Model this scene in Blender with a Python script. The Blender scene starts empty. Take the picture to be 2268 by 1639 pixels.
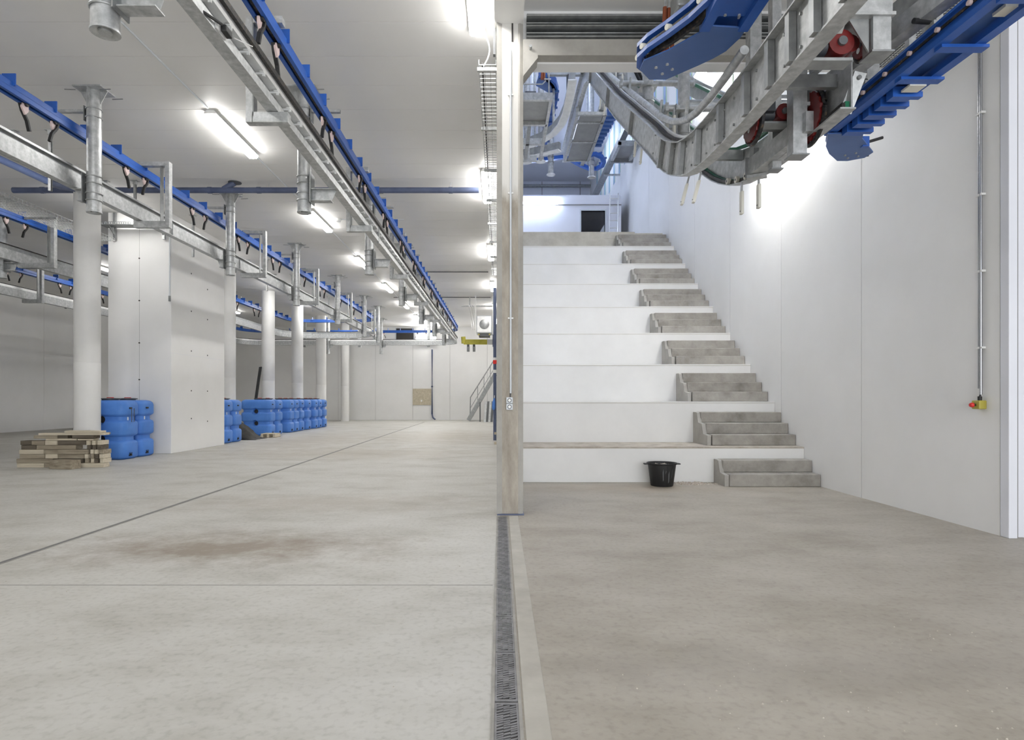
import bpy, bmesh, math, random
from mathutils import Vector, Matrix
random.seed(7)
S = bpy.context.scene
COL = S.collection
F = 1350.0; CX = 1107.0; CY = 883.0; EYE = 1.3; W, H = 2268.0, 1639.0
PI = math.pi

def at(px, py, d):
    return Vector(((px - CX) * d / F, d, EYE + (CY - py) * d / F))
def atz(px, py, z):
    return at(px, py, (z - EYE) * F / (CY - py))

# ------------------------------------------------------------------ camera, world, exposure
cam = bpy.data.cameras.new('camera'); camo = bpy.data.objects.new('camera', cam); COL.objects.link(camo)
cam.sensor_fit = 'HORIZONTAL'; cam.sensor_width = 36.0
cam.lens = 36.0 * F / W
cam.shift_x = (W / 2 - CX) / W
cam.shift_y = (CY - H / 2) / W
cam.clip_start = 0.05; cam.clip_end = 200
camo.location = (0, 0, EYE); camo.rotation_euler = (PI / 2, 0, 0)
S.camera = camo
S.view_settings.view_transform = 'Standard'
S.view_settings.look = 'None'
S.view_settings.gamma = 1.0
S.view_settings.use_curve_mapping = False
S.view_settings.exposure = 1.32
S.cycles.max_bounces = 10; S.cycles.diffuse_bounces = 7; S.cycles.glossy_bounces = 4
S.cycles.sample_clamp_indirect = 6.0
wd = bpy.data.worlds.new('world'); S.world = wd; wd.use_nodes = True
wd.node_tree.nodes['Background'].inputs[0].default_value = (0.75, 0.85, 1.0, 1)
wd.node_tree.nodes['Background'].inputs[1].default_value = 0.6
dl_ = bpy.data.lights.new('daylight', 'AREA'); dl_.shape = 'RECTANGLE'; dl_.size = 9.0; dl_.size_y = 4.2; dl_.energy = 330; dl_.color = (0.91, 0.95, 1.0)
dlo = bpy.data.objects.new('daylight', dl_); COL.objects.link(dlo); dlo.location = (2.6, -6.9, 2.2); dlo.rotation_euler = (math.radians(90), 0, 0)   # added area light for daylight from behind; the back wall has no door
LAMP_HALL = 21.0     # emission of the hall lamps
LAMP_SIDE = 13.0
LAMP_STAIR = 30.0
LAMP_UP = 30.0

# ------------------------------------------------------------------ materials
def mat(name, col, rough=0.6, metal=0.0, spec=0.5, emit=None, strength=0.0):
    m = bpy.data.materials.new(name); m.use_nodes = True
    b = m.node_tree.nodes['Principled BSDF']
    b.inputs['Base Color'].default_value = (*col, 1)
    b.inputs['Roughness'].default_value = rough
    b.inputs['Metallic'].default_value = metal
    b.inputs['Specular IOR Level'].default_value = spec
    if emit:
        b.inputs['Emission Color'].default_value = (*emit, 1)
        b.inputs['Emission Strength'].default_value = strength
    return m
def nodes(m): return m.node_tree.nodes, m.node_tree.links, m.node_tree.nodes['Principled BSDF']
def noise_mat(name, stops, scale=4.0, detail=6.0, rough=0.6, metal=0.0, bump=0.0, stretch=(1, 1, 1), spec=0.4, rdist=None, world=True, bscale=None):
    """noise -> colour ramp; stops = [(pos,(r,g,b)),...]"""
    m = mat(name, stops[0][1], rough, metal, spec)
    N, L, b = nodes(m)
    if world:
        g = N.new('ShaderNodeNewGeometry'); src = g.outputs['Position']
    else:
        g = N.new('ShaderNodeTexCoord'); src = g.outputs['Object']
    mp = N.new('ShaderNodeMapping'); mp.inputs['Scale'].default_value = stretch
    L.new(src, mp.inputs['Vector'])
    n = N.new('ShaderNodeTexNoise'); n.inputs['Scale'].default_value = scale; n.inputs['Detail'].default_value = detail
    n.inputs['Roughness'].default_value = 0.62
    L.new(mp.outputs[0], n.inputs['Vector'])
    r = N.new('ShaderNodeValToRGB'); e = r.color_ramp.elements
    e[0].position, e[0].color = stops[0][0], (*stops[0][1], 1)
    e[1].position, e[1].color = stops[-1][0], (*stops[-1][1], 1)
    for p, c in stops[1:-1]:
        x = e.new(p); x.color = (*c, 1)
    L.new(n.outputs['Fac'], r.inputs['Fac']); L.new(r.outputs['Color'], b.inputs['Base Color'])
    if bump:
        n2 = N.new('ShaderNodeTexNoise'); n2.inputs['Scale'].default_value = bscale or scale * 6; n2.inputs['Detail'].default_value = 4
        L.new(mp.outputs[0], n2.inputs['Vector'])
        bp = N.new('ShaderNodeBump'); bp.inputs['Strength'].default_value = bump; bp.inputs['Distance'].default_value = 0.01
        L.new(n2.outputs['Fac'], bp.inputs['Height']); L.new(bp.outputs['Normal'], b.inputs['Normal'])
    return m

M = {}
M['wall'] = noise_mat('white_wall_paint', [(0.3, (0.79, 0.785, 0.77)), (0.7, (0.84, 0.835, 0.825))], 0.8, 5, 0.55)
M['wall_cool'] = noise_mat('cool_white_paint', [(0.3, (0.70, 0.71, 0.76)), (0.7, (0.76, 0.77, 0.82))], 0.8, 5, 0.5)
M['ceil'] = noise_mat('ceiling_paint', [(0.3, (0.76, 0.75, 0.73)), (0.7, (0.81, 0.80, 0.785))], 0.5, 4, 0.5)
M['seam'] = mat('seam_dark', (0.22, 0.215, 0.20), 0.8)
M['terr'] = noise_mat('terrace_white_paint', [(0.3, (0.72, 0.715, 0.70)), (0.7, (0.79, 0.785, 0.77))], 1.2, 5, 0.6)
M['dust'] = noise_mat('dusty_concrete', [(0.3, (0.33, 0.29, 0.24)), (0.55, (0.47, 0.43, 0.37)), (0.75, (0.55, 0.52, 0.46))], 5, 8, 0.9, bump=0.3)
M['step'] = noise_mat('step_concrete', [(0.25, (0.20, 0.185, 0.165)), (0.5, (0.33, 0.31, 0.28)), (0.8, (0.44, 0.42, 0.38))], 3.5, 9, 0.9, bump=0.35)
M['slabedge'] = noise_mat('slab_edge_concrete', [(0.25, (0.42, 0.39, 0.33)), (0.7, (0.60, 0.57, 0.50))], 3, 8, 0.85, bump=0.3)
M['galv'] = noise_mat('galvanised_steel', [(0.3, (0.36, 0.37, 0.37)), (0.5, (0.47, 0.48, 0.48)), (0.72, (0.62, 0.63, 0.63))], 14, 5, 0.5, 0.65, spec=0.5)
M['galv_dull'] = noise_mat('dull_galvanised_steel', [(0.3, (0.27, 0.28, 0.28)), (0.7, (0.40, 0.41, 0.41))], 9, 5, 0.4, 0.75)
M['alu'] = noise_mat('bright_rail_metal', [(0.3, (0.72, 0.72, 0.71)), (0.7, (0.84, 0.84, 0.83))], 8, 3, 0.3, 0.45)
M['pipe'] = mat('polished_conduit', (0.42, 0.43, 0.45), 0.22, 0.95)
M['blue'] = noise_mat('blue_paint', [(0.3, (0.018, 0.085, 0.36)), (0.7, (0.025, 0.115, 0.46))], 3, 3, 0.38)
M['blue_plate'] = noise_mat('blue_plate_paint', [(0.3, (0.05, 0.115, 0.32)), (0.7, (0.065, 0.14, 0.37))], 3, 3, 0.42)
M['chain'] = noise_mat('oily_chain', [(0.4, (0.012, 0.012, 0.014)), (0.62, (0.05, 0.045, 0.04)), (0.7, (0.16, 0.10, 0.05))], 30, 3, 0.5, 0.3)
M['black'] = mat('black_rubber', (0.014, 0.014, 0.015), 0.55)
M['dark'] = mat('dark_void', (0.035, 0.032, 0.03), 0.8)
M['pvc'] = noise_mat('slate_blue_pipe', [(0.3, (0.075, 0.095, 0.17)), (0.7, (0.11, 0.135, 0.22))], 4, 4, 0.42)
M['pvc_light'] = noise_mat('light_blue_pipe', [(0.3, (0.16, 0.23, 0.48)), (0.7, (0.22, 0.30, 0.58))], 4, 4, 0.4)
M['tank'] = noise_mat('blue_polyethylene', [(0.3, (0.06, 0.19, 0.58)), (0.55, (0.08, 0.235, 0.66)), (0.75, (0.10, 0.27, 0.70))], 2.5, 6, 0.48, bump=0.05)
M['wood'] = noise_mat('weathered_plank_wood', [(0.3, (0.20, 0.165, 0.12)), (0.55, (0.33, 0.285, 0.215)), (0.75, (0.44, 0.39, 0.30))], 6, 7, 0.85, stretch=(0.35, 4, 4), bump=0.3)
M['wood_light'] = noise_mat('light_plank_wood', [(0.3, (0.46, 0.40, 0.30)), (0.7, (0.66, 0.60, 0.48))], 6, 7, 0.85, stretch=(0.35, 4, 4), bump=0.3)
M['wood_dark'] = noise_mat('dark_plank_wood', [(0.3, (0.075, 0.06, 0.045)), (0.7, (0.17, 0.145, 0.11))], 6, 7, 0.85, stretch=(0.35, 4, 4), bump=0.3)
M['ply'] = noise_mat('osb_board', [(0.3, (0.42, 0.37, 0.27)), (0.7, (0.60, 0.54, 0.42))], 9, 6, 0.8)
M['red'] = noise_mat('red_oxide_paint', [(0.3, (0.09, 0.008, 0.008)), (0.7, (0.16, 0.012, 0.011))], 8, 5, 0.4)
M['redbright'] = mat('red_plastic', (0.65, 0.02, 0.015), 0.35)
M['copper'] = mat('copper_tube', (0.33, 0.10, 0.05), 0.35, 0.7)
M['yellow'] = noise_mat('yellow_paint', [(0.3, (0.52, 0.46, 0.06)), (0.7, (0.66, 0.60, 0.11))], 5, 4, 0.5)
M['ochre'] = mat('ochre_switch_box', (0.42, 0.36, 0.06), 0.45)
M['white'] = mat('white_plastic', (0.80, 0.80, 0.78), 0.4)
M['cream'] = mat('cream_plastic', (0.72, 0.70, 0.62), 0.45)
M['greywhite'] = mat('pale_grey_plastic', (0.62, 0.65, 0.68), 0.4)
M['pink'] = mat('pinkish_nylon', (0.66, 0.52, 0.50), 0.45)
M['green'] = mat('green_chain_guide', (0.01, 0.14, 0.07), 0.4)
M['greentape'] = mat('pale_green_tape', (0.45, 0.66, 0.42), 0.6)
M['film'] = noise_mat('light_blue_film', [(0.3, (0.28, 0.42, 0.66)), (0.7, (0.42, 0.56, 0.80))], 3, 4, 0.35)
M['pan'] = noise_mat('grey_sheet', [(0.3, (0.24, 0.245, 0.245)), (0.7, (0.32, 0.32, 0.315))], 3, 4, 0.45, 0.3)
M['motor'] = mat('dark_grey_motor', (0.06, 0.065, 0.075), 0.45)
M['tarp'] = noise_mat('black_sheet', [(0.3, (0.008, 0.008, 0.008)), (0.7, (0.032, 0.03, 0.026))], 6, 5, 0.6, bump=0.4)
M['greydark'] = mat('dark_grey_panel', (0.10, 0.105, 0.11), 0.55)
M['rubble'] = noise_mat('mortar_rubble', [(0.3, (0.30, 0.24, 0.18)), (0.7, (0.62, 0.58, 0.52))], 30, 4, 0.95)
def lampmat(name, col, s): return mat(name, (0.8, 0.8, 0.8), 0.4, emit=col, strength=s)
M['lamp'] = lampmat('hall_lamp_diffuser', (1.0, 0.985, 0.96), LAMP_HALL)
M['lamp_side'] = lampmat('side_lamp_diffuser', (1.0, 0.98, 0.95), LAMP_SIDE)
M['lamp_stair'] = lampmat('stair_lamp_diffuser', (1.0, 0.985, 0.96), LAMP_STAIR)
M['lamp_up'] = lampmat('upper_lamp_diffuser', (0.66, 0.76, 1.0), LAMP_UP)

def floor_mat(name, a, b_, c, stain=None, kx=1.0):
    m = mat(name, a, 0.55, spec=0.35)
    N, L, b = nodes(m)
    g = N.new('ShaderNodeNewGeometry')
    mp = N.new('ShaderNodeMapping'); mp.inputs['Scale'].default_value = (kx, 1.6, 1); mp.inputs['Rotation'].default_value = (0, 0, 0.35)
    L.new(g.outputs['Position'], mp.inputs['Vector'])
    n1 = N.new('ShaderNodeTexNoise'); n1.inputs['Scale'].default_value = 0.9; n1.inputs['Detail'].default_value = 9; n1.inputs['Roughness'].default_value = 0.68
    L.new(mp.outputs[0], n1.inputs['Vector'])
    r = N.new('ShaderNodeValToRGB'); e = r.color_ramp.elements
    e[0].position, e[0].color = 0.30, (*a, 1); e[1].position, e[1].color = 0.72, (*c, 1)
    x = e.new(0.5); x.color = (*b_, 1)
    L.new(n1.outputs['Fac'], r.inputs['Fac'])
    # fine speckle
    n2 = N.new('ShaderNodeTexNoise'); n2.inputs['Scale'].default_value = 26; n2.inputs['Detail'].default_value = 6
    L.new(g.outputs['Position'], n2.inputs['Vector'])
    r2 = N.new('ShaderNodeValToRGB'); e2 = r2.color_ramp.elements
    e2[0].position, e2[0].color = 0.28, (0.72, 0.71, 0.69, 1); e2[1].position, e2[1].color = 0.5, (1, 1, 1, 1)
    L.new(n2.outputs['Fac'], r2.inputs['Fac'])
    mx = N.new('ShaderNodeMix'); mx.data_type = 'RGBA'; mx.blend_type = 'MULTIPLY'; mx.inputs[0].default_value = 0.6
    L.new(r.outputs['Color'], mx.inputs[6]); L.new(r2.outputs['Color'], mx.inputs[7])
    out = mx.outputs[2]
    for (cx, cy, rx, ry, col, amt) in (stain or []):
        mp2 = N.new('ShaderNodeMapping'); mp2.inputs['Location'].default_value = (-cx / rx, -cy / ry, 0); mp2.inputs['Scale'].default_value = (1 / rx, 1 / ry, 0)
        L.new(g.outputs['Position'], mp2.inputs['Vector'])
        ln = N.new('ShaderNodeVectorMath'); ln.operation = 'LENGTH'; L.new(mp2.outputs[0], ln.inputs[0])
        n3 = N.new('ShaderNodeTexNoise'); n3.inputs['Scale'].default_value = 2.6; n3.inputs['Detail'].default_value = 9; n3.inputs['Roughness'].default_value = 0.72
        L.new(g.outputs['Position'], n3.inputs['Vector'])
        ad = N.new('ShaderNodeMath'); ad.operation = 'MULTIPLY_ADD'; ad.inputs[1].default_value = 2.6; L.new(n3.outputs['Fac'], ad.inputs[0]); L.new(ln.outputs['Value'], ad.inputs[2])
        rr_ = N.new('ShaderNodeMapRange'); rr_.inputs[1].default_value = 1.45; rr_.inputs[2].default_value = 2.35; rr_.inputs[3].default_value = amt; rr_.inputs[4].default_value = 0
        L.new(ad.outputs[0], rr_.inputs[0])
        m2 = N.new('ShaderNodeMix'); m2.data_type = 'RGBA'; L.new(rr_.outputs[0], m2.inputs[0]); L.new(out, m2.inputs[6]); m2.inputs[7].default_value = (*col, 1)
        out = m2.outputs[2]
    L.new(out, b.inputs['Base Color'])
    bp = N.new('ShaderNodeBump'); bp.inputs['Strength'].default_value = 0.12; bp.inputs['Distance'].default_value = 0.01
    L.new(n2.outputs['Fac'], bp.inputs['Height']); L.new(bp.outputs['Normal'], b.inputs['Normal'])
    return m
M['floor'] = floor_mat('hall_floor_concrete', (0.36, 0.345, 0.305), (0.475, 0.465, 0.43), (0.54, 0.53, 0.50),
    [(-2.4, 5.35, 1.6, 0.7, (0.25, 0.21, 0.165), 0.95), (-3.5, 14.5, 3.5, 2.0, (0.33, 0.29, 0.23), 0.5), (-1.8, 21, 3, 5, (0.33, 0.29, 0.23), 0.6), (-2.2, 7.6, 2.2, 0.7, (0.32, 0.28, 0.23), 0.5), (-6, 19, 2, 5, (0.33, 0.29, 0.24), 0.5)])
M['floor_r'] = floor_mat('stair_floor_concrete', (0.27, 0.24, 0.195), (0.35, 0.32, 0.27), (0.415, 0.385, 0.33), [(1.6, 2.95, 1.6, 0.35, (0.25, 0.225, 0.20), 0.4), (1.9, 8.8, 2.6, 0.5, (0.36, 0.30, 0.23), 0.5)])
M['kerb'] = noise_mat('pale_concrete_strip', [(0.3, (0.32, 0.305, 0.275)), (0.7, (0.44, 0.425, 0.39))], 3, 8, 0.8, bump=0.2)
M['strip'] = noise_mat('worn_concrete_strip', [(0.3, (0.34, 0.32, 0.28)), (0.7, (0.47, 0.45, 0.40))], 3, 8, 0.8, bump=0.2)
M['drain'] = noise_mat('cast_drain_grate', [(0.3, (0.15, 0.148, 0.15)), (0.7, (0.28, 0.275, 0.28))], 12, 5, 0.6, 0.3)
M['slot'] = noise_mat('slot_drain_metal', [(0.3, (0.24, 0.23, 0.21)), (0.7, (0.36, 0.345, 0.315))], 6, 5, 0.7)

def pillar_mat():
    m = mat('pillar_concrete_half_painted', (0.4, 0.38, 0.34), 0.8)
    N, L, b = nodes(m)
    g = N.new('ShaderNodeNewGeometry')
    mp = N.new('ShaderNodeMapping'); mp.inputs['Scale'].default_value = (3.0, 3, 0.9); L.new(g.outputs['Position'], mp.inputs['Vector'])
    n = N.new('ShaderNodeTexNoise'); n.inputs['Scale'].default_value = 2.2; n.inputs['Detail'].default_value = 9; n.inputs['Roughness'].default_value = 0.7
    L.new(mp.outputs[0], n.inputs['Vector'])
    r = N.new('ShaderNodeValToRGB'); e = r.color_ramp.elements
    e[0].position, e[0].color = 0.3, (0.25, 0.22, 0.18, 1); e[1].position, e[1].color = 0.7, (0.46, 0.42, 0.36, 1)
    L.new(n.outputs['Fac'], r.inputs['Fac'])
    sx = N.new('ShaderNodeSeparateXYZ'); L.new(g.outputs['Position'], sx.inputs[0])
    ad = N.new('ShaderNodeMath'); ad.operation = 'MULTIPLY_ADD'; ad.inputs[1].default_value = 0.5; L.new(n.outputs['Fac'], ad.inputs[0]); L.new(sx.outputs['Z'], ad.inputs[2])
    mr = N.new('ShaderNodeMapRange'); mr.inputs[1].default_value = 3.72; mr.inputs[2].default_value = 3.95; L.new(ad.outputs[0], mr.inputs[0])
    mr.inputs[4].default_value = 0.85
    mx = N.new('ShaderNodeMix'); mx.data_type = 'RGBA'; L.new(mr.outputs[0], mx.inputs[0]); L.new(r.outputs['Color'], mx.inputs[6]); mx.inputs[7].default_value = (0.66, 0.65, 0.62, 1)
    L.new(mx.outputs[2], b.inputs['Base Color'])
    bp = N.new('ShaderNodeBump'); bp.inputs['Strength'].default_value = 0.35; bp.inputs['Distance'].default_value = 0.01
    L.new(n.outputs['Fac'], bp.inputs['Height']); L.new(bp.outputs['Normal'], b.inputs['Normal'])
    return m
M['pillar'] = pillar_mat()

# ------------------------------------------------------------------ mesh builder
class MB:
    def __init__(s): s.v = []; s.f = []; s.s = []
    def add(s, vs, fs, smooth=False):
        o = len(s.v); s.v += [Vector(p) for p in vs]
        s.f += [tuple(i + o for i in f) for f in fs]; s.s += [smooth] * len(fs); return s
    def box(s, x0, x1, y0, y1, z0, z1):
        if x0 > x1: x0, x1 = x1, x0
        if y0 > y1: y0, y1 = y1, y0
        if z0 > z1: z0, z1 = z1, z0
        return s.add([(x0, y0, z0), (x1, y0, z0), (x1, y1, z0), (x0, y1, z0), (x0, y0, z1), (x1, y0, z1), (x1, y1, z1), (x0, y1, z1)],
                     [(0, 3, 2, 1), (4, 5, 6, 7), (0, 1, 5, 4), (1, 2, 6, 5), (2, 3, 7, 6), (3, 0, 4, 7)])
    def sweep(s, prof, path, up=(0, 0, 1), caps=True, smooth=False, closed=False):
        path = [Vector(p) for p in path]; up = Vector(up); n = len(prof); k = len(path); vs = []
        for i, p in enumerate(path):
            if closed: t = path[(i + 1) % k] - path[i - 1]
            else: t = path[min(i + 1, k - 1)] - path[max(i - 1, 0)]
            t.normalize(); sd = t.cross(up)
            if sd.length < 1e-6: sd = Vector((1, 0, 0))
            sd.normalize(); u = sd.cross(t)
            # keep width at bends
            for a, b in prof: vs.append(p + sd * a + u * b)
        fs = []
        for i in range(k if closed else k - 1):
            j = (i + 1) % k
            for q in range(n):
                r = (q + 1) % n
                fs.append((i * n + q, i * n + r, j * n + r, j * n + q))
        if caps and not closed:
            fs.append(tuple(range(n))[::-1]); fs.append(tuple((k - 1) * n + q for q in range(n)))
        return s.add(vs, fs, smooth)
    def bar(s, p, q, w, h, up=(0, 0, 1)):
        return s.sweep([(-w / 2, -h / 2), (w / 2, -h / 2), (w / 2, h / 2), (-w / 2, h / 2)], [p, q], up)
    def tube(s, path, r, n=12, caps=True, closed=False):
        pf = [(r * math.cos(2 * PI * i / n), r * math.sin(2 * PI * i / n)) for i in range(n)]
        p = [Vector(x) for x in path]; d = p[1] - p[0]
        vert = all(abs((p[i + 1] - p[i]).normalized().z) > 0.98 for i in range(len(p) - 1))
        o = len(s.f)
        s.sweep(pf, path, (0, 1, 0) if vert else (0, 0, 1), caps, True, closed)
        if caps and not closed: s.s[-1] = False; s.s[-2] = False
        return s
    def prism(s, poly, vec):
        poly = [Vector(p) for p in poly]; vec = Vector(vec); n = len(poly)
        fs = [tuple(range(n))[::-1], tuple(range(n, 2 * n))] + [(i, (i + 1) % n, n + (i + 1) % n, n + i) for i in range(n)]
        return s.add(poly + [p + vec for p in poly], fs)
    def lathe(s, prof, c=(0, 0, 0), n=24, caps=True, smooth=True):
        c = Vector(c); k = len(prof); vs = []
        for r, z in prof:
            for i in range(n): vs.append(c + Vector((r * math.cos(2 * PI * i / n), r * math.sin(2 * PI * i / n), z)))
        fs = [(a * n + i, a * n + (i + 1) % n, (a + 1) * n + (i + 1) % n, (a + 1) * n + i) for a in range(k - 1) for i in range(n)]
        s.add(vs, fs, smooth)
        if caps:
            o = len(s.v) - n * k
            s.f.append(tuple(o + i for i in range(n))[::-1]); s.s.append(False)
            s.f.append(tuple(o + (k - 1) * n + i for i in range(n))); s.s.append(False)
        return s
    def sections(s, loops, smooth=False, caps=True):
        n = len(loops[0]); vs = [p for l in loops for p in l]; k = len(loops)
        fs = [(a * n + i, a * n + (i + 1) % n, (a + 1) * n + (i + 1) % n, (a + 1) * n + i) for a in range(k - 1) for i in range(n)]
        if caps: fs += [tuple(range(n))[::-1], tuple((k - 1) * n + i for i in range(n))]
        return s.add(vs, fs, smooth)
    def mesh(s, name, m, off=(0, 0, 0)):
        off = Vector(off); me = bpy.data.meshes.new(name)
        me.from_pydata([p - off for p in s.v], [], s.f)
        me.polygons.foreach_set('use_smooth', s.s); me.materials.append(m)
        bm = bmesh.new(); bm.from_mesh(me); bmesh.ops.recalc_face_normals(bm, faces=bm.faces); bm.to_mesh(me); bm.free()
        if any(s.s):
            try: me.set_sharp_from_angle(angle=math.radians(40))
            except Exception: pass
        me.update(); return me
    def build(s, name, m, parent=None, label=None, cat=None, group=None, kind=None, bevel=0.0, org=None):
        """part: verts are world coords, root offset removed; top-level: origin at org"""
        off = rootloc(parent) if parent else Vector(org or (0, 0, 0))
        o = bpy.data.objects.new(name, s.mesh(name, m, off)); COL.objects.link(o)
        if parent: o.parent = parent
        else: o.location = off
        tag(o, label, cat, group, kind)
        if bevel:
            b = o.modifiers.new('bevel', 'BEVEL'); b.width = bevel; b.segments = 2; b.limit_method = 'ANGLE'; b.angle_limit = math.radians(35)
        return o
def rootloc(o):
    l = Vector((0, 0, 0))
    while o: l += o.location; o = o.parent
    return l
def tag(o, label=None, cat=None, group=None, kind=None):
    if label: o['label'] = label
    if cat: o['category'] = cat
    if group: o['group'] = group
    if kind: o['kind'] = kind
    return o
def thing(name, label, cat, loc=(0, 0, 0), group=None):
    o = bpy.data.objects.new(name, None); o.empty_display_size = 0.1; COL.objects.link(o); o.location = loc
    return tag(o, label, cat, group)
def inst(me, name, parent=None, loc=(0, 0, 0), rot=(0, 0, 0)):
    """shares mesh data; loc in world (or in parent space of root)"""
    o = bpy.data.objects.new(name, me); COL.objects.link(o)
    if parent: o.parent = parent; o.location = Vector(loc) - rootloc(parent)
    else: o.location = loc
    o.rotation_euler = rot; return o
def copy_tree(o, parent=None):
    c = o.copy(); COL.objects.link(c)
    if parent: c.parent = parent
    for ch in list(o.children): copy_tree(ch, c)
    return c
def struct(mb, name, m, parent=None, bevel=0.0): return mb.build(name, m, parent, kind='structure' if not parent else None, bevel=bevel)
NTH = ['first', 'second', 'third', 'fourth', 'fifth', 'sixth', 'seventh', 'eighth', 'ninth', 'tenth', 'eleventh', 'twelfth', 'thirteenth', 'fourteenth']
ORD = ['nearest', 'second', 'third', 'fourth', 'fifth', 'sixth', 'seventh', 'eighth', 'ninth', 'tenth', 'eleventh', 'twelfth']

# ------------------------------------------------------------------ the setting
ZC = 5.7; XL = -19.0; YF = 37.3; XR = 4.74; YB = -7.0
struct(MB().box(XL - .3, 0.0, YB, YF + .3, -0.3, 0), 'floor', M['floor'])
struct(MB().box(0.0, 8.0, YB, 9.6, -0.3, 0), 'floor', M['floor_r'])
# ceiling: slab and the boards under it
ce = struct(MB().box(XL - .3, 0.25, YB, YF + .3, ZC + .012, ZC + .2), 'ceiling', M['seam'])
y = 7.12 - 0.72 * 19
pm = MB().box(XL, 0.0, 0, 0.714, ZC, ZC + .02).mesh('ceiling_board', M['ceil'])
while y < YF:
    o = inst(pm, 'ceiling_board', ce, (0, y, 0)); y += 0.72
struct(MB().box(0.25, 8.0, YB, 6.93, ZC, ZC + .2), 'ceiling', M['ceil'])
# left wall, far wall, right wall with panels
def panel_wall(name, axis, a0, a1, step, fixed, out, z0, z1, m, first=None):
    g = 0.012
    if axis == 'y': root = struct(MB().box(fixed + out * .02, fixed + out * .2, a0, a1, z0, z1), name, M['seam'])
    else: root = struct(MB().box(a0, a1, fixed + out * .02, fixed + out * .2, z0, z1), name, M['seam'])
    b = first if first is not None else a0
    while b > a0: b -= step
    while b < a1 - .01:
        lo, hi = max(b, a0), min(b + step, a1)
        if hi - lo > .05:
            if axis == 'y': MB().box(fixed, fixed + out * .03, lo + g / 2, hi - g / 2, z0, z1).build('wall_panel', m, root)
            else: MB().box(lo + g / 2, hi - g / 2, fixed, fixed + out * .03, z0, z1).build('wall_panel', m, root)
        b += step
    return root
panel_wall('wall_left', 'y', YB, YF, 4.6, XL, -1, 0, ZC, M['wall'], 25.4)
panel_wall('wall_far', 'x', XL, 0.0, 2.28, YF, 1, 0, ZC, M['wall'], -5.33)
wr = panel_wall('wall_right', 'y', 5.77, 32.0, 2.28, XR, 1, 0, 12.7, M['wall'], 7.99)
struct(MB().box(-19.0, 8.0, YB - .2, YB, 0, ZC), 'wall_back', M['wall'])
# right return and outer right wall
struct(MB().box(XR + .03, 8.0, 5.715, 5.765, 0, ZC), 'wall_return', M['wall_cool'])
struct(MB().box(8.0, 8.2, YB, 5.92, 0, ZC), 'wall_outer', M['wall_cool'])
struct(MB().box(XR - .012, XR + .07, 5.66, 5.76, 0, ZC), 'trim_1', M['wall_cool'], bevel=.006)
MB().box(XR + .10, XR + .115, 5.708, 5.72, 0, ZC).build('trim_2', M['seam'], kind='structure')
# dividing wall behind the pillar, hall wall beyond
struct(MB().box(0.0, 0.22, 7.05, YF, 0, 12.7), 'wall_divide', M['wall'])
# lintel over the stair opening
ln = struct(MB().box(0.24, XR + .05, 6.92, 7.1, 5.1, 12.7), 'wall_lintel', M['wall'])
lb = MB().box(0.26, XR, 6.78, 6.92, 5.12, 5.30).build('lintel_beam', M['kerb'], ln)
for i, (za, zb, yo) in enumerate([(5.325, 5.375, .10), (5.385, 5.425, .07), (5.435, 5.48, .12), (5.49, 5.53, .08), (5.54, 5.60, .13)]):
    pf = []
    zc_, hh = (za + zb) / 2, (zb - za) / 2
    for k in range(9):
        a = PI / 2 + PI * k / 8
        pf.append((0.3, 6.9 + math.cos(a) * yo, zc_ + math.sin(a) * hh))
    MB().prism(pf, (3.0, 0, 0)).build('shutter_rail', M['galv_dull'], ln)
cb = thing('corbel', 'pale concrete corbel under the lintel beside the pillar', 'corbel', (0.26, 6.8, 4.9))
MB().prism([(0.26, 6.72, 5.12), (0.42, 6.72, 5.12), (0.42, 6.72, 5.06), (0.26, 6.72, 4.86)], (0, .2, 0)).build('bracket', M['kerb'], cb)
MB().tube([(0.34, 6.715, 5.19), (0.34, 6.78, 5.19)], .016, 10).build('bolt', M['galv'], cb)
# upper hall: floor slab, far wall, ceiling, room front with a doorway
ZU = 6.12
struct(MB().box(-8, XR, 17.75, 32, ZU - .35, ZU), 'floor', M['slabedge'])
struct(MB().box(-8, XR + .2, 7.0, 32.2, 12.7, 12.9), 'ceiling', M['wall_cool'])
wu = struct(MB().box(-8, XR, 32, 32.2, ZU, 12.7), 'wall_upper', M['wall_cool'])
for x in (-2.6, -.2, 2.2, 4.2): MB().box(x, x + .03, 31.985, 32, 8, 12.7).build('joint', M['seam'], wu)
MB().tube([(-6, 31.8, 12.4), (XR, 31.8, 12.4)], .07, 10).build('wall_pipe', M['galv_dull'], wu)
struct(MB().box(-8.2, -8, 17.8, 32, ZU, 12.7), 'wall_upper', M['wall_cool'])
D2 = 22.3
dl, dr = (1287 - CX) * D2 / F, (1340 - CX) * D2 / F
ztop = EYE + (CY - 435) * D2 / F; zdoor = EYE + (CY - 467) * D2 / F
ru = MB().box(-8, dl, D2, D2 + .15, ZU, ztop).box(dr, XR - .3, D2, D2 + .15, ZU, ztop).box(dl, dr, D2, D2 + .15, zdoor, ztop)
rw = struct(ru, 'wall_room', M['wall_cool'])
MB().box(-8, XR - .3, D2 - .03, D2, ztop - .32, ztop - .30).build('joint', M['seam'], rw)
dd = MB().box(dl - .05, dl, D2 - .03, D2 + .16, ZU, zdoor + .05).box(dr, dr + .05, D2 - .03, D2 + .16, ZU, zdoor + .05).box(dl, dr, D2 - .03, D2 + .16, zdoor, zdoor + .05).build('door_1', M['greywhite'], kind='structure')
struct(MB().box(-8, XR - .3, D2 + .15, 28, ztop, ztop + .1), 'ceiling', M['wall_cool'])
struct(MB().box(-8, XR - .3, 27, 27.1, ZU, ztop), 'wall_room', M['seam'])
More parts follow.
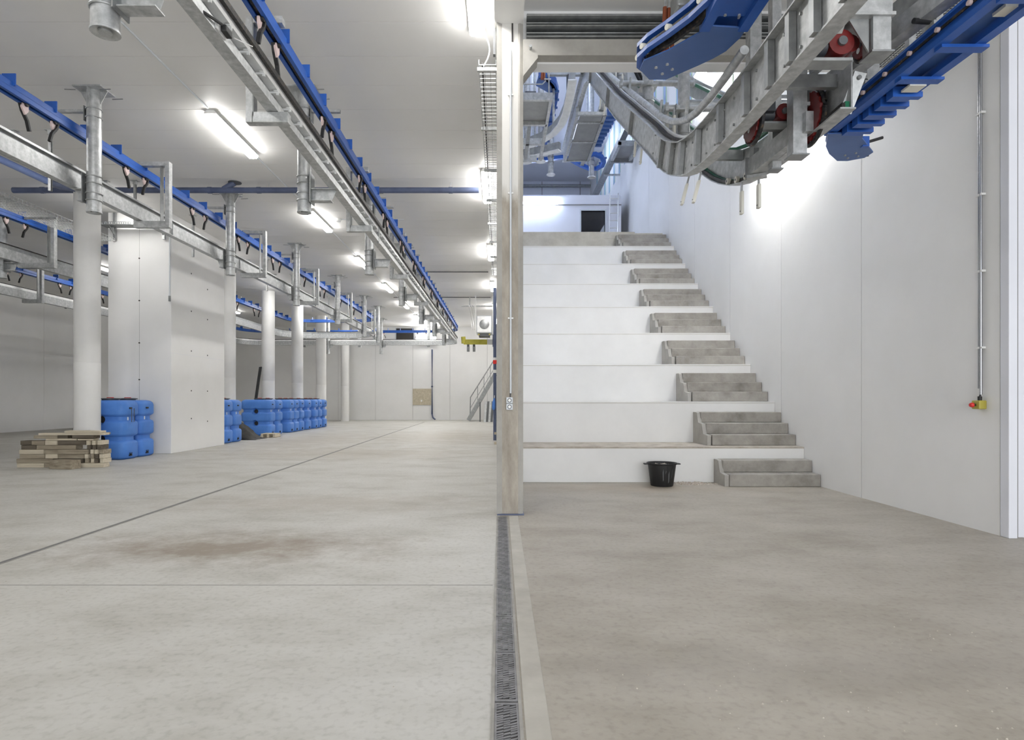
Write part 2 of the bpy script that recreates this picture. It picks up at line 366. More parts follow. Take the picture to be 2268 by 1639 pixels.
du = thing('duct_elbow', 'shiny silver duct bend seen through the small upper doorway', 'duct', (dl + .3, 25, ZU))
MB().tube([(dl + .0, 25, ZU), (dl + .25, 25, ZU + .5), (dl + .55, 25, ZU + .95), (dl + .95, 25, ZU + 1.15)], .2, 14).build('duct', M['alu'], du)
MB().tube([(dl + .2, 25, ZU + .42), (dl + .26, 25, ZU + .52)], .22, 14).build('collar', M['galv'], du)

# terraces
terr_d = [9.49 + 1.0125 * k for k in range(9)]; terr_z = [0.55 + 0.70 * k for k in range(9)]
for k in range(8):
    lab = ['lowest', 'second lowest', 'third', 'fourth', 'fifth', 'sixth', 'seventh', 'top'][k]
    t = thing('terrace', f'{lab} white terrace step across the stairwell' if k else 'lowest white terrace, dusty tread, behind the black bucket', 'terrace', (2.4, terr_d[k], 0))
    MB().box(0.225, XR - .004, terr_d[k], terr_d[k + 1] if k < 7 else 17.75, 0, terr_z[k] - .02).build('riser_wall', M['terr'], t)
    MB().box(0.225, XR - .004, terr_d[k] - .004, terr_d[k + 1] + .0, terr_z[k] - .02, terr_z[k]).build('tread', M['dust'] if k == 0 else M['terr'], t)
    MB().box(0.225, XR - .004, terr_d[k] - .003, terr_d[k], terr_z[k] - .028, terr_z[k] - .02).build('edge_joint', M['slabedge'], t)
t = thing('landing_edge', 'beige concrete two-tier edge of the upper landing at the stair head', 'landing', (1.8, terr_d[8], 5.4))
zz = terr_z[8]
MB().box(0.22, 3.0, terr_d[8], 17.75, terr_z[7], ZU - .19).build('lower_tier', M['slabedge'], t)
MB().box(0.22, 3.9, terr_d[8] + .03, 17.75, ZU - .19, ZU).build('upper_tier', M['slabedge'], t)
MB().box(3.0, XR, terr_d[8] + .04, 17.75, terr_z[7], ZU - .19).build('tier_return', M['slabedge'], t)
# concrete stair flights
r_ = 0.175
for k in range(9):
    n = 2 if k == 0 else 3
    zb = 0 if k == 0 else terr_z[k - 1]
    rz = 0.184 if k == 0 else r_
    wd_ = ['lowest grey concrete flight of two steps on the floor', 'second lowest concrete flight, three steps on dusty tread', 'third concrete flight from the bottom beside the white wall',
           'fourth concrete flight from the bottom beside the white wall', 'fifth concrete flight from the bottom beside the white wall', 'sixth concrete flight from the bottom beside the white wall',
           'seventh concrete flight from the bottom beside the white wall', 'eighth concrete flight from the bottom, small, near the top', 'topmost concrete flight leading onto the upper landing'][k]
    t = thing('stair_flight', wd_, 'stairs', (4.0, terr_d[k], zb), 'concrete stair flights')
    for i in range(n):
        y0 = terr_d[k] - .25 * (n - i)
        MB().box(3.33 + .05 + .012 * (n - 1 - i), XR - .005, y0, terr_d[k] - .001, zb + rz * i, zb + rz * (i + 1)).build('step', M['step'], t, bevel=.012)
    # cheek on the left side, stepped outline
    pf = [(3.33, terr_d[k] - .25 * n - .0, zb)]
    for i in range(n):
        y0 = terr_d[k] - .25 * (n - i)
        pf += [(3.33, y0 + .02, zb + rz * i), (3.33, y0 + .02, zb + rz * (i + 1))]
    pf = [(3.33, terr_d[k] - .25 * n + .03, zb), (3.33, terr_d[k] - .25 * n + .03, zb + rz * .9)]
    for i in range(1, n):
        y0 = terr_d[k] - .25 * (n - i)
        pf += [(3.33, y0 - .02, zb + rz * i - .0), (3.33, y0 + .05, zb + rz * (i + .9))]
    pf += [(3.33, terr_d[k] - .15, zb + rz * n - .004), (3.33, terr_d[k] - .001, zb + rz * n - .004), (3.33, terr_d[k] - .001, zb)]
    MB().prism(pf, (.06, 0, 0)).build('cheek', M['kerb'], t)

# floor trims: pale strip right of the drain, transverse joint
struct(MB().box(0.10, 0.20, 1.5, 6.75, -.02, .004), 'trim_3', M['strip'], bevel=.003)
struct(MB().box(-9, -.05, 4.245, 4.253, -.01, .0012), 'trim_4', M['seam'])
# drain channel with grates
t = thing('drain_channel', 'dark floor drain channel with ribbed grates leading to the pillar', 'drain', (0.03, 4.2, 0))
MB().box(-.036, -.022, 1.9, 6.72, -.03, .006).build('frame_rail', M['slot'], t)
MB().box(.078, .092, 1.9, 6.72, -.03, .006).build('frame_rail', M['slot'], t)
MB().box(-.03, .085, 1.9, 6.72, -.002, .0008).build('channel_bed', M['dark'], t)
gm = MB(); L_ = 0.5
gm.box(-.021, -.013, 0, L_ - .006, .001, .007).box(.069, .077, 0, L_ - .006, .001, .007)
gm.box(-.013, .069, 0, .012, .001, .007).box(-.013, .069, L_ - .018, L_ - .006, .001, .007)
n = 24
for i in range(n):
    yy = .02 + (L_ - .045) * i / n
    for c in range(3):
        xa = -.013 + c * .0275; ph = .006 * math.sin(i * .9 + c * 1.7)
        gm.add([(xa, yy + ph, .006), (xa + .027, yy + .012 + ph, .006), (xa + .027, yy + .021 + ph, .006), (xa, yy + .009 + ph, .006),
                (xa, yy + ph, .001), (xa + .027, yy + .012 + ph, .001), (xa + .027, yy + .021 + ph, .001), (xa, yy + .009 + ph, .001)],
               [(0, 1, 2, 3), (0, 4, 5, 1), (1, 5, 6, 2), (2, 6, 7, 3), (3, 7, 4, 0)])
gme = gm.mesh('grate', M['drain'])
for i in range(9): inst(gme, 'grate', t, (0, 2.1 + i * .51, 0))
# slot drain running across the hall floor
p0, p1 = Vector((-3.93, 3.0, 0)), Vector((-4.17, 33.7, 0))
t = thing('slot_drain', 'long thin dark slot drain crossing the pale hall floor', 'drain', (-4.0, 18, 0))
MB().bar(p0 + Vector((0, 0, .0)), p1, .06, .006).build('metal_edge', M['slot'], t)
MB().bar(p0 + Vector((0, 0, .001)), p1 + Vector((0, 0, .001)), .022, .0065).build('slot', M['greydark'], t)

# pillar
t = thing('concrete_pillar', 'bare concrete pillar with flaking white paint at the end of the dividing wall', 'pillar', (0.11, 6.9, 0))
MB().box(.025, .225, 6.83, 7.06, 0.012, 5.5).build('shaft', M['pillar'], t)
MB().prism([(-.035, 6.80, 0.012), (.025, 6.83, 0.012), (.025, 7.06, .012), (-.035, 7.06, .012)], (0, 0, 5.49)).build('left_chamfer', M['kerb'], t)
rp = [(.225, 6.83)]
MB().prism([(.205, 6.828, .012), (.225, 6.818, .012), (.262, 6.84, .012), (.262, 7.06, .012), (.225, 7.06, .012)], (0, 0, 5.49)).build('right_edge', M['kerb'], t)
MB().box(-.03, .27, 6.79, 7.05, -.003, .012).build('base_plate', M['pvc'], t)
MB().box(.132, .150, 6.818, 6.83, 5.30, 5.50).build('dark_slot', M['dark'], t)  # dark bar stands in for the black slot at the pillar top
struct(MB().box(-.06, .262, 4.2, 7.06, 5.5, ZC), 'beam', M['wall']).name = 'trim_5'
# conduit and twin socket on the pillar
cx_ = (1131 - CX) * 6.81 / F
t = thing('conduit', 'slim grey conduit running down the concrete pillar to the sockets', 'conduit', (cx_, 6.81, 1.3))
MB().tube([(cx_, 6.812, 1.36), (cx_, 6.812, 5.2)], .011, 10).build('tube', M['greywhite'], t)
for z in (2.2, 3.6, 4.7): MB().box(cx_ - .03, cx_ + .03, 6.812, 6.829, z - .008, z + .008).build('clip', M['white'], t)
MB().tube([(cx_ - .004, 6.815, 1.31), (cx_ - .002, 6.815, 1.37)], .007, 8).build('cable_end', M['motor'], t)
sx_ = (1128.5 - CX) * 6.8 / F
t = thing('double_socket', 'pale grey double power socket on the concrete pillar', 'socket', (sx_, 6.8, 1.245))
MB().box(sx_ - .036, sx_ + .036, 6.79, 6.829, 1.175, 1.243).build('socket_box', M['greywhite'], t, bevel=.006)
MB().box(sx_ - .036, sx_ + .036, 6.79, 6.829, 1.247, 1.315).build('socket_box', M['greywhite'], t, bevel=.006)
for z in (1.209, 1.281):
    o = MB().tube([(sx_, 6.786, z), (sx_, 6.792, z)], .024, 16).build('socket_ring', M['motor'], t)
    MB().box(sx_ - .016, sx_ + .016, 6.782, 6.786, z - .009, z + .009).box(sx_ - .009, sx_ + .009, 6.7815, 6.7855, z - .016, z + .016).build('socket_insert', M['white'], t)

# ------------------------------------------------------------------ lamps
def lamp(x, y, L, label, m, z=ZC, along='y', hang=.0):
    t = thing('ceiling_lamp', label, 'lamp', (x, y, z))
    a = L / 2
    pf = [(-.055, 0), (.055, 0), (.092, -.045), (.092, -.06), (-.092, -.06), (-.092, -.045)]
    df = [(-.088, -.06), (-.085, -.085), (-.06, -.11), (.06, -.11), (.085, -.085), (.088, -.06)]
    if along == 'y': P, Q = Vector((x, y - a, z)), Vector((x, y + a, z)); e = Vector((0, .03, 0))
    else: P, Q = Vector((x - a, y, z)), Vector((x + a, y, z)); e = Vector((.03, 0, 0))
    MB().sweep(pf, [P, Q]).build('housing', M['white'], t)
    MB().sweep(df, [P + e, Q - e]).build('diffuser', m, t)
    return t
for i, y in enumerate([10.1, 14.95, 19.55, 23.9, 28.3, 32.6]):
    lamp(-4.41, y, 1.65, f'{ORD[i]} strip lamp in view of the ceiling row left of the central track', M['lamp'])
lamp(-4.41, 4.6, 1.65, 'strip lamp added to the left ceiling row above the frame', M['lamp']); lamp(-4.41, -.6, 1.65, 'strip lamp added to the left ceiling row behind the camera', M['lamp'])  # unseen lamps added overhead to brighten the front floor
for i, y in enumerate([6.35, 12.55, 18.15, 23.6, 29.0, 34.2]):
    lamp(-.27, y, 1.8, f'{ORD[i]} strip lamp of the ceiling row along the cable tray', M['lamp'])
lamp(-.27, -4.5, 1.8, 'strip lamp added to the tray side row behind the camera', M['lamp'])  # added out of view for more light on the foreground
for i, y in enumerate([8.3, 13.3, 18.4, 23.5, 28.6, 33.4]):
    lamp(-8.6, y, 1.65, f'{ORD[i]} strip lamp of the ceiling row above the round columns', M['lamp_side'] if i < 2 else M['lamp'])
for i, y in enumerate([10.5, 20.5, 30]):
    lamp(-13.2, y, 1.65, f'{ORD[i]} strip lamp of the far left ceiling row', M['lamp_side'])
lamp(5.8, -2.2, 1.8, 'unseen strip lamp added in the right rear corner', M['lamp_side'])  # added out of view to brighten the right front area
lamp(-8.6, 2.6, 1.65, 'strip lamp added to the column row left of the frame', M['lamp_side']); lamp(-8.6, -3.2, 1.65, 'strip lamp added to the column row behind the camera', M['lamp_side'])  # both unseen, added to light the near left floor
# stairwell lamps on the right wall
def wall_lamp(x, y, z, L, label, m):
    t = thing('wall_lamp', label, 'lamp', (x, y, z))
    MB().bar((x + .03, y - L / 2, z + .06), (x + .03, y + L / 2, z + .06), .18, .05).build('housing', M['greywhite'], t)
    MB().sweep([(-.06, -.05), (.12, -.05), (.12, .03), (-.06, .03)], [(x, y - L / 2 + .03, z), (x, y + L / 2 - .03, z)]).build('diffuser', m, t)
    for e in (-.5, .5): MB().box(x, XR, y + e - .03, y + e + .03, z - .03, z + .03).build('bracket', M['galv'], t)
wall_lamp(XR - .32, 10.2, 5.55, 1.6, 'bright strip lamp on the stair wall behind the curved conveyor', M['lamp_stair'])
wall_lamp(XR - .32, 13.2, 8.5, 1.6, 'strip lamp high on the stair wall by the blue strips', M['lamp_stair'])
# cool lamps added to give the upper hall its bluish light
for i, (x, y) in enumerate([(2.4, 10), (2.4, 15), (.8, 20), (3.5, 26), (-2.5, 20.5), (-2.5, 27)]):
    lamp(x, y, 1.8, f'{ORD[i]} cool strip lamp added on the high ceiling over the stairwell', M['lamp_up'], z=12.7)
px_l, px_r, py_ = 1150, 1236, 449
zz = EYE + (CY - py_) * (D2 - .1) / F; xr = (px_r - CX) * D2 / F
t = thing('tube_lamp', 'glowing tube lamp on the low white wall of the upper hall', 'lamp', (xr - .9, D2 - .1, zz))
MB().box(xr - 1.8, xr, D2 - .06, D2, zz - .05, zz + .05).build('housing', M['white'], t)
MB().tube([(xr - 1.78, D2 - .1, zz), (xr - .02, D2 - .1, zz)], .05, 10).build('tube', M['lamp_up'], t)
# flood lamp on the far hall wall
a, b = at(921, 764, 37.1), at(966, 738, 37.1)
t = thing('flood_lamp', 'glaring rectangular flood lamp high on the far wall', 'lamp', ((a.x + b.x) / 2, 37.1, a.z))
MB().box(a.x, b.x, 37.1, 37.29, a.z, b.z).build('housing', M['white'], t)
MB().box(a.x + .05, b.x - .05, 37.06, 37.1, a.z + .04, b.z - .04).build('lens', M['lamp'], t)
# lamp conduit line on the ceiling
t = thing('ceiling_conduit', 'thin conduit along the ceiling feeding the left strip lamps', 'conduit', (-4.41, 18, ZC))
for (ya, yb) in [(3, 9.2), (10.95, 14.1), (15.8, 18.7), (20.4, 23.05), (24.75, 27.45), (29.2, 31.7)]:
    MB().tube([(-4.41, ya, ZC - .012), (-4.41, yb, ZC - .012)], .013, 8).build('tube', M['greywhite'], t)
t = thing('smoke_detector', 'small white smoke detector on the ceiling right of the second strip lamp', 'detector', at(738, 475, 14.5))
c = Vector((-3.95, 14.9, ZC)); t.location = c
MB().lathe([(.06, -.07), (.075, -.05), (.075, 0)], c, 16).build('body', M['white'], t)
MB().tube([c + Vector((.07, 0, -.02)), c + Vector((1.6, 0, -.02))], .01, 8).build('cable', M['greywhite'], t)
for i, y in enumerate((21.1, 26.4)):
    t = thing('cross_conduit', ['thin dark conduit across the ceiling, nearer of two', 'thin dark conduit across the ceiling, farther of two'][i], 'conduit', (-2, y, ZC))
    MB().tube([(-3.3 if i == 0 else -4.6, y, ZC - .015), (-.4, y, ZC - .015)], .015, 8).build('tube', M['greydark'], t)

# ------------------------------------------------------------------ overhead track system in the hall
def arc_path(legs, r, n=8):
    """polyline in XY with rounded corners; legs = list of (x,y)"""
    P = [Vector((a, b, 0)) for a, b in legs]; out = [P[0]]
    for i in range(1, len(P) - 1):
        u = (P[i - 1] - P[i]).normalized(); w = (P[i + 1] - P[i]).normalized()
        a, b = P[i] + u * r, P[i] + w * r; c = P[i] + u * r + w * r
        for k in range(n + 1):
            q = k / n * PI / 2
            out.append(c - w * r * math.cos(q) - u * r * math.sin(q))
    out.append(P[-1]); return out
def lift(path, z): return [Vector((p.x, p.y, z)) for p in path]
def resample(path, step, start=0.0):
    out = []; acc = start; tot = 0
    for a, b in zip(path, path[1:]):
        l = (b - a).length
        while acc <= tot + l:
            f = (acc - tot) / l; out.append((a.lerp(b, f), (b - a).normalized())); acc += step
        tot += l
    return out
ARAIL = arc_path([(-2.36, 2.6), (-2.36, 34.7), (-14.3, 34.7), (-14.3, 6.0)], 1.4)
BRAIL = arc_path([(-6.04, 4.2), (-6.04, 30.0), (-10.2, 30.0), (-10.2, 6.0)], 1.1)
ABEAM = arc_path([(-2.36, 2.6), (-2.36, 34.0), (-14.2, 34.0), (-14.2, 6.0)], 1.2)
BBEAM = arc_path([(-6.06, 4.2), (-6.06, 30.2), (-10.6, 30.2), (-10.6, 6.0)], 1.6)
def blue_rail(name, label, path, z, step=.7):
    t = thing(name, label, 'rail', (path[0].x, path[0].y, z))
    pf = [(a * 1.15, b * 1.3) for a, b in [(-.06, -.055), (-.022, -.055), (-.022, -.045), (-.045, -.045), (-.045, .04), (.045, .04), (.045, -.045), (.022, -.045), (.022, -.055), (.06, -.055), (.06, -.01), (.048, 0), (.048, .055), (-.048, .055), (-.048, 0), (-.06, -.01)]]
    MB().sweep(pf, lift(path, z)).build('rail', M['blue'], t)
    MB().sweep([(-.018, -.05), (.018, -.05), (.018, -.01), (-.018, -.01)], lift(path, z)).build('chain', M['chain'], t)
    pm = MB().box(-.085, .085, -.006, .006, .0, .15).box(-.085, -.055, -.05, .05, -.03, .03).mesh('hanger_plate', M['blue'])
    for k, (p, d) in enumerate(resample(path, step, .5)):
        if k > 110: break
        inst(pm, 'hanger_plate', t, (p.x, p.y, z + .03), (0, 0, math.atan2(-d.x, d.y)))
    return t
blue_rail('overhead_rail', 'blue overhead rail nearest the centre pillar, running to the far wall', ARAIL, 5.12)
blue_rail('overhead_rail', 'blue overhead rail on the left in front of the round columns', BRAIL, 5.12)
def track_beam(label, path, z, bright):
    t = thing('track_beam', label, 'beam', (path[0].x, path[0].y, z))
    P = lift(path, z)
    if bright:
        MB().sweep([(-.06, 0), (.06, 0), (.06, .085), (-.03, .085), (-.03, .23), (-.06, .23)], P).build('beam', M['galv'], t)
        MB().sweep([(-.05, .22), (.055, .22), (.055, .30), (-.05, .30)], P).build('running_rail', M['alu'], t)
        MB().sweep([(.058, .285), (.095, .285), (.095, .34), (.02, .34), (.02, .302), (.058, .302)], P).build('chain', M['chain'], t)
        cm = MB().box(-.06, .03, -.012, .012, -.012, .004).box(.0, .04, -.03, .03, .004, .012).box(.02, .045, -.008, .008, -.03, .02).mesh('clamp', M['alu'])
        for k, (p, d) in enumerate(resample(path, .37, .4)):
            if k > 70: break
            inst(cm, 'clamp', t, (p.x + .02 * d.y, p.y - .02 * d.x, z + .2), (0, 0, math.atan2(-d.x, d.y)))
        bm_ = MB().box(.03, .066, -.03, .03, -.03, .33).mesh('splice_plate', M['galv_dull'])
        for k, (p, d) in enumerate(resample(path, 5.9, 9.0)): inst(bm_, 'splice_plate', t, (p.x, p.y, z), (0, 0, math.atan2(-d.x, d.y)))
    else:
        MB().sweep([(-.05, 0), (.06, 0), (.06, .012), (.03, .02), (.03, .22), (-.05, .22)], P).build('beam', M['galv'], t)
        MB().sweep([(-.05, .22), (.015, .22), (.015, .27), (.06, .27), (.06, .30), (-.05, .30)], P).build('top_flange', M['galv_dull'], t)
        sm = MB().box(.03, .058, -.006, .006, .02, .22).mesh('stiffener', M['galv_dull'])
        for k, (p, d) in enumerate(resample(path, 2.9, 7.0)): inst(sm, 'stiffener', t, (p.x, p.y, z), (0, 0, math.atan2(-d.x, d.y)))
        MB().sweep([(-.045, .30), (-.02, .30), (-.02, .33), (-.045, .33)], P).build('chain', M['chain'], t)
    return t
track_beam('galvanised track beam with bright rail and chain under the central blue rail', ABEAM, 4.28, True)
track_beam('pale galvanised track beam in front of the white block pillar', BBEAM, 4.29, False)

# round hanger posts
def hanger_post(x, y, label, side=1, z0=3.95, reach=.36, arm=True, top=ZC, r=.094):
    t = thing('hanger_post', label, 'post', (x, y, top))
    MB().lathe([(.045, z0), (.045, z0 + .02), (r, z0), (r + .006, z0), (r + .006, z0 + .015), (r, z0 + .02), (r, top)], (x, y, 0), 20).build('tube', M['galv'], t)
    MB().lathe([(.0, z0 + .004), (.045, z0 + .004)], (x, y, 0), 16, caps=False).build('end_hole', M['dark'], t)
    g = MB().box(x - .2, x + .2, y - .17, y + .17, top - .02, top)
    for (ax, ay) in ((1, 0), (-1, 0), (0, 1), (0, -1)):
        p = Vector((x + ax * r * .9, y + ay * r * .9, top - .02)); q = Vector((x + ax * (.19 if ax else 0) , y + ay * .16, top - .02))
        n = Vector((-ay, ax, 0)) * .005
        g.prism([p - n, q - n, p - n + Vector((0, 0, -.2))], n * 2)
    g.build('ceiling_plate', M['galv'], t)
    for (dx, dy) in ((-.17, -.14), (.17, -.14), (.17, .14)):
        MB().tube([(x + dx, y + dy, top - .06), (x + dx * 1.9, y + dy, top - .055)], .007, 6).build('anchor', M['galv_dull'], t)
    for z in (4.12, 4.22, 4.36, 4.46) + ((5.3, 5.42) if arm else ()):
        if z > top - .2: continue
        pts = [Vector((x + (r + .008) * math.cos(a * PI / 10), y + (r + .008) * math.sin(a * PI / 10), z)) for a in range(20)]
        MB().tube(pts, .008, 6, closed=True).build('u_bolt', M['galv'], t)
    bx = x + side * (r + .01)
    MB().box(bx, bx + side * .012, y - .10, y + .10, 4.08, 4.5).build('clamp_plate', M['galv_dull'], t)
    b = MB()
    ex = x + side * (r + reach)
    b.prism([(bx, y, 4.12), (ex - side * .06, y, 4.12), (ex, y, 4.27), (ex, y, 4.282), (bx, y, 4.282)], (0, .01, 0))
    b.box(bx, ex, y - .07, y + .08, 4.272, 4.282).box(bx, ex - side * .06, y - .06, y + .07, 4.112, 4.122)
    b.build('support_bracket', M['galv'], t)
    if arm:
        e2 = x + side * (r + .42)
        MB().box(bx, e2, y - .03, y + .03, 5.38, 5.42).build('rail_arm', M['galv'], t)
        MB().box(bx, bx + side * .012, y - .06, y + .06, 5.25, 5.46).build('arm_plate', M['galv_dull'], t)
    return t
for i, y in enumerate([4.42, 8.7, 13.05, 17.4, 21.7, 26.0, 30.4]):
    hanger_post(-2.86 if i == 0 else -2.79, y, f'{ORD[i]} round galvanised hanger post beside the central track beam')
for i, y in enumerate([8.7, 13.1, 17.35, 21.75, 26.05, 29.0]):
    hanger_post(-5.79, y, f'{ORD[i]} round galvanised hanger post along the left track beam', side=-1, reach=.18)
for i, y in enumerate([13.4, 19.0, 24.6]):
    hanger_post(-10.95, y, f'{ORD[i]} hanger post on the track behind the columns', side=1, reach=.25)
for i, x in enumerate([-6.5, -9.4]):
    hanger_post(x, 33.4, ['hanger post dropping in front of the far cross track, right one', 'hanger post dropping in front of the far cross track, left one'][i], z0=3.75, arm=False, reach=.2, r=.09)
# cross beam posts (square) on the far cross track
for i, x in enumerate([-4.0, -7.9, -11]):
    t = thing('square_post', ['right square post carrying the far cross track', 'middle square post carrying the far cross track', 'left square post carrying the far cross track'][i], 'post', (x, 34.35, ZC))
    MB().box(x - .08, x + .08, 34.27, 34.43, 4.2, ZC).build('tube', M['galv'], t)
    MB().box(x - .16, x + .16, 34.19, 34.51, ZC - .02, ZC).build('ceiling_plate', M['galv'], t)

# C shaped brackets
def c_frame(x, y, label, side=1, reach=.36):
    t = thing('c_bracket', label, 'bracket', (x, y, 5.25))
    MB().box(x - .035, x + .035, y - .05, y + .05, 4.17, 5.27).build('upright', M['galv'], t)
    MB().box(x - .035 + side * .072, x - .035 + side * .08, y - .05, y + .05, 4.23, 5.2).build('lip', M['galv_dull'], t)
    MB().box(x + side * .03, x + side * reach, y - .05, y + .05, 5.20, 5.27).build('upper_arm', M['galv'], t)
    MB().box(x + side * .03, x + side * (reach + .06), y - .05, y + .05, 4.17, 4.275).build('lower_arm', M['galv'], t)
for i in range(7): c_frame(-2.6, 6.37 + 4.13 * i, f'{ORD[i]} C-shaped bracket tying central track beam to blue rail', 1, .34)
for i in range(5): c_frame(-5.57, 10.25 + 4.2 * i, f'{ORD[i]} C-shaped bracket on the left track beam', -1, .50)
c_frame(-10.1 + .3, 13.4, 'C-shaped bracket on the track behind the columns, near left edge', -1, .7)
c_frame(-13.75, 18.3, 'C-shaped bracket on the farthest left track', -1, .5)

# carrier hooks
def hook_proto(label, group):
    t = thing('carrier_hook', label, 'hook', (0, 0, 0), group)
    MB().tube([(-.04, 0, -.02), (.04, 0, -.02)], .028, 10).build('roller', M['black'], t)
    MB().prism([(-.012, -.05, -.02), (-.012, .05, -.02), (-.012, .06, -.07), (-.012, .0, -.15), (-.012, -.05, -.09)], (.024, 0, 0)).build('carrier_plate', M['pink'], t)
    MB().sweep([(-.014, -.02), (.014, -.02), (.014, .02), (-.014, .02)], [(.02, .05, -.02), (.02, .02, -.10), (.02, -.06, -.20), (.02, -.1, -.32)], up=(1, 0, 0)).build('finger', M['black'], t)
    return t
def hooks(path, ds, z, label, group, vertical_run=True):
    first = None; kk = 0
    for p, rot in ds:
        if first is None: o = first = hook_proto(label, group)
        else: o = copy_tree(first)
        o.location = (p[0], p[1], z); o.rotation_euler = (0, 0, rot)
        o['label'] = f'{["near", "far"][kk % 2]} black hook of the {NTH[kk // 2]} pair from the camera, {label}'; kk += 1
ds = []
for k in range(13):
    y = 6.0 + 2.12 * k; ds += [((-2.36, y), 0), ((-2.36, y + .45), PI)]
hooks(None, ds, 5.06, 'blue rail nearest the pillar', 'hooks on the central blue rail')
ds = []
for k in range(10):
    y = 7.75 + 2.12 * k; ds += [((-6.04, y), PI), ((-6.04, y + .5), 0)]
hooks(None, ds, 5.06, 'blue rail before the columns', 'hooks on the left blue rail')
ds = []
for k in range(7):
    y = 12.6 + 2.12 * k; ds += [((-10.2, y), PI), ((-10.2, y + .5), 0)]
hooks(None, ds, 5.06, 'blue rail behind the columns', 'hooks on the blue rail behind the columns')
ds = []
for k in range(6):
    y = 17.7 + 2.12 * k; ds += [((-14.3, y), PI), ((-14.3, y + .5), 0)]
hooks(None, ds, 5.06, 'farthest left blue rail', 'hooks on the far left blue rail')
ds = [((x, 34.7), r) for x, r in ((-4.2, PI / 2), (-4.7, -PI / 2), (-6.6, PI / 2), (-7.1, -PI / 2))]
hooks(None, ds, 5.06, 'rail crossing near the far wall', 'hooks on the far cross rail')

# limit switch on the central beam
c = Vector((-2.29, 5.05, 4.34))
t = thing('limit_switch', 'black limit switch with cable on the central track beam', 'switch', c)
MB().box(c.x - .0, c.x + .05, c.y - .06, c.y + .06, c.z - .028, c.z + .028).build('switch_body', M['black'], t, bevel=.008)
MB().box(c.x - .015, c.x + .004, c.y - .13, c.y + .05, c.z - .045, c.z + .02).build('mount_plate', M['alu'], t)
MB().tube([c + Vector((.05, .09, 0)), c + Vector((.07, .42, .12))], .005, 6).build('lever', M['alu'], t)
MB().tube([c + Vector((.03, -.1, 0)), c + Vector((.0, -.3, -.04)), c + Vector((-.12, -.42, .0)), c + Vector((-.16, -.45, .08))], .012, 8).build('cable', M['black'], t)

# ceiling strut hangers behind the left beam
def strut(x, y, L, label, group):
    t = thing('strut_hanger', label, 'hanger', (x, y, ZC), group)
    MB().prism([(x - .022, y - .022, ZC - L), (x + .022, y - .022, ZC - L), (x + .022, y - .016, ZC - L), (x - .016, y - .016, ZC - L), (x - .016, y + .016, ZC - L), (x + .022, y + .016, ZC - L), (x + .022, y + .022, ZC - L), (x - .022, y + .022, ZC - L)], (0, 0, L - .01)).build('channel', M['galv'], t)
    MB().box(x - .075, x + .075, y - .05, y + .05, ZC - .012, ZC).box(x - .03, x + .03, y - .03, y + .03, ZC - .08, ZC - .01).build('foot_plate', M['galv'], t)
for k in range(8):
    strut(-7.36, 9.98 + 2.32 * k, 1.0 if k % 2 == 0 else .9, f'{ORD[k]} thin galvanised strut hanger dropping from the ceiling behind the left track', 'strut hangers behind the left track')
    strut(-7.98, 10.0 + 2.32 * k, .3, f'{ORD[k]} short galvanised ceiling stub in the row behind the strut hangers', 'short ceiling stubs')
# ------------------------------------------------------------------ drain pipes
t = thing('drain_pipe', 'long slate blue drain pipe crossing under the hall ceiling', 'pipe', (-5, 12.4, 5.54))
MB().tube([(-9.9, 12.4, 5.54), (-.42, 12.4, 5.54)], .058, 16).build('pipe', M['pvc'], t)
MB().tube([(-5.62, 12.4, 5.56), (-5.40, 12.4, ZC - .01)], .058, 14).build('branch', M['pvc'], t)
MB().lathe([(.13, ZC - .012), (.13, ZC)], (-5.39, 12.4, 0), 18).build('rosette', M['greydark'], t)
for x in (-9.3, -8.5, -7.3, -5.9, -4.9, -3.3, -1.0):
    MB().tube([(x - .04, 12.4, 5.54), (x + .04, 12.4, 5.54)], .066, 16).build('sleeve', M['pvc'], t)
for x in (-8.2, -4.7, -2.9, -1.0):
    MB().tube([(x, 12.4, 5.6), (x, 12.4, ZC)], .006, 6).build('hanger_rod', M['galv'], t)
t = thing('side_pipe', 'lighter blue pipe running back to join the cross pipe at far left', 'pipe', (-8.5, 10.5, 5.35))
MB().tube([(-8.45, 7.5, 5.32), (-8.45, 11.4, 5.36)], .06, 16).build('pipe', M['pvc_light'], t)
MB().tube([(-8.45, 11.35, 5.36), (-8.46, 11.75, 5.4), (-8.3, 12.15, 5.46)], .068, 16).build('elbow', M['pvc'], t)
MB().tube([(-8.45, 11.3, 5.4), (-8.45, 11.3, ZC)], .006, 6).build('hanger_rod', M['galv'], t)

# ------------------------------------------------------------------ cable trays
def wire_tray(label, x0, x1, y0, y1, z, hang, name='cable_tray'):
    t = thing(name, label, 'cable tray', ((x0 + x1) / 2, y0, z))
    g = MB(); n = max(3, int((x1 - x0) / .05))
    for i in range(n + 1):
        x = x0 + (x1 - x0) * i / n
        g.bar((x, y0, z), (x, y1, z), .007, .007)
    y = y0
    while y <= y1:
        g.bar((x0, y, z + .004), (x1, y, z + .004), .007, .007)
        g.bar((x0, y, z), (x0, y, z + .06), .007, .007, (0, 1, 0)); g.bar((x1, y, z), (x1, y, z + .06), .007, .007, (0, 1, 0)); y += .1
    for x in (x0, x1): g.bar((x, y0, z + .06), (x, y1, z + .06), .007, .007)
    o = g.build('wire_mesh', M['galv'], t, kind='stuff')
    y = y0 + .05
    while y < y1:
        MB().box(x0 - .02, x1 + .02, y - .02, y + .02, z - .045, z - .006).build('cross_bracket', M['galv'], t); y += hang
    return t
t = wire_tray('wire mesh cable tray under the ceiling along the dividing wall', -.24, -.045, 7.0, 19.0, 5.13, 1.55)
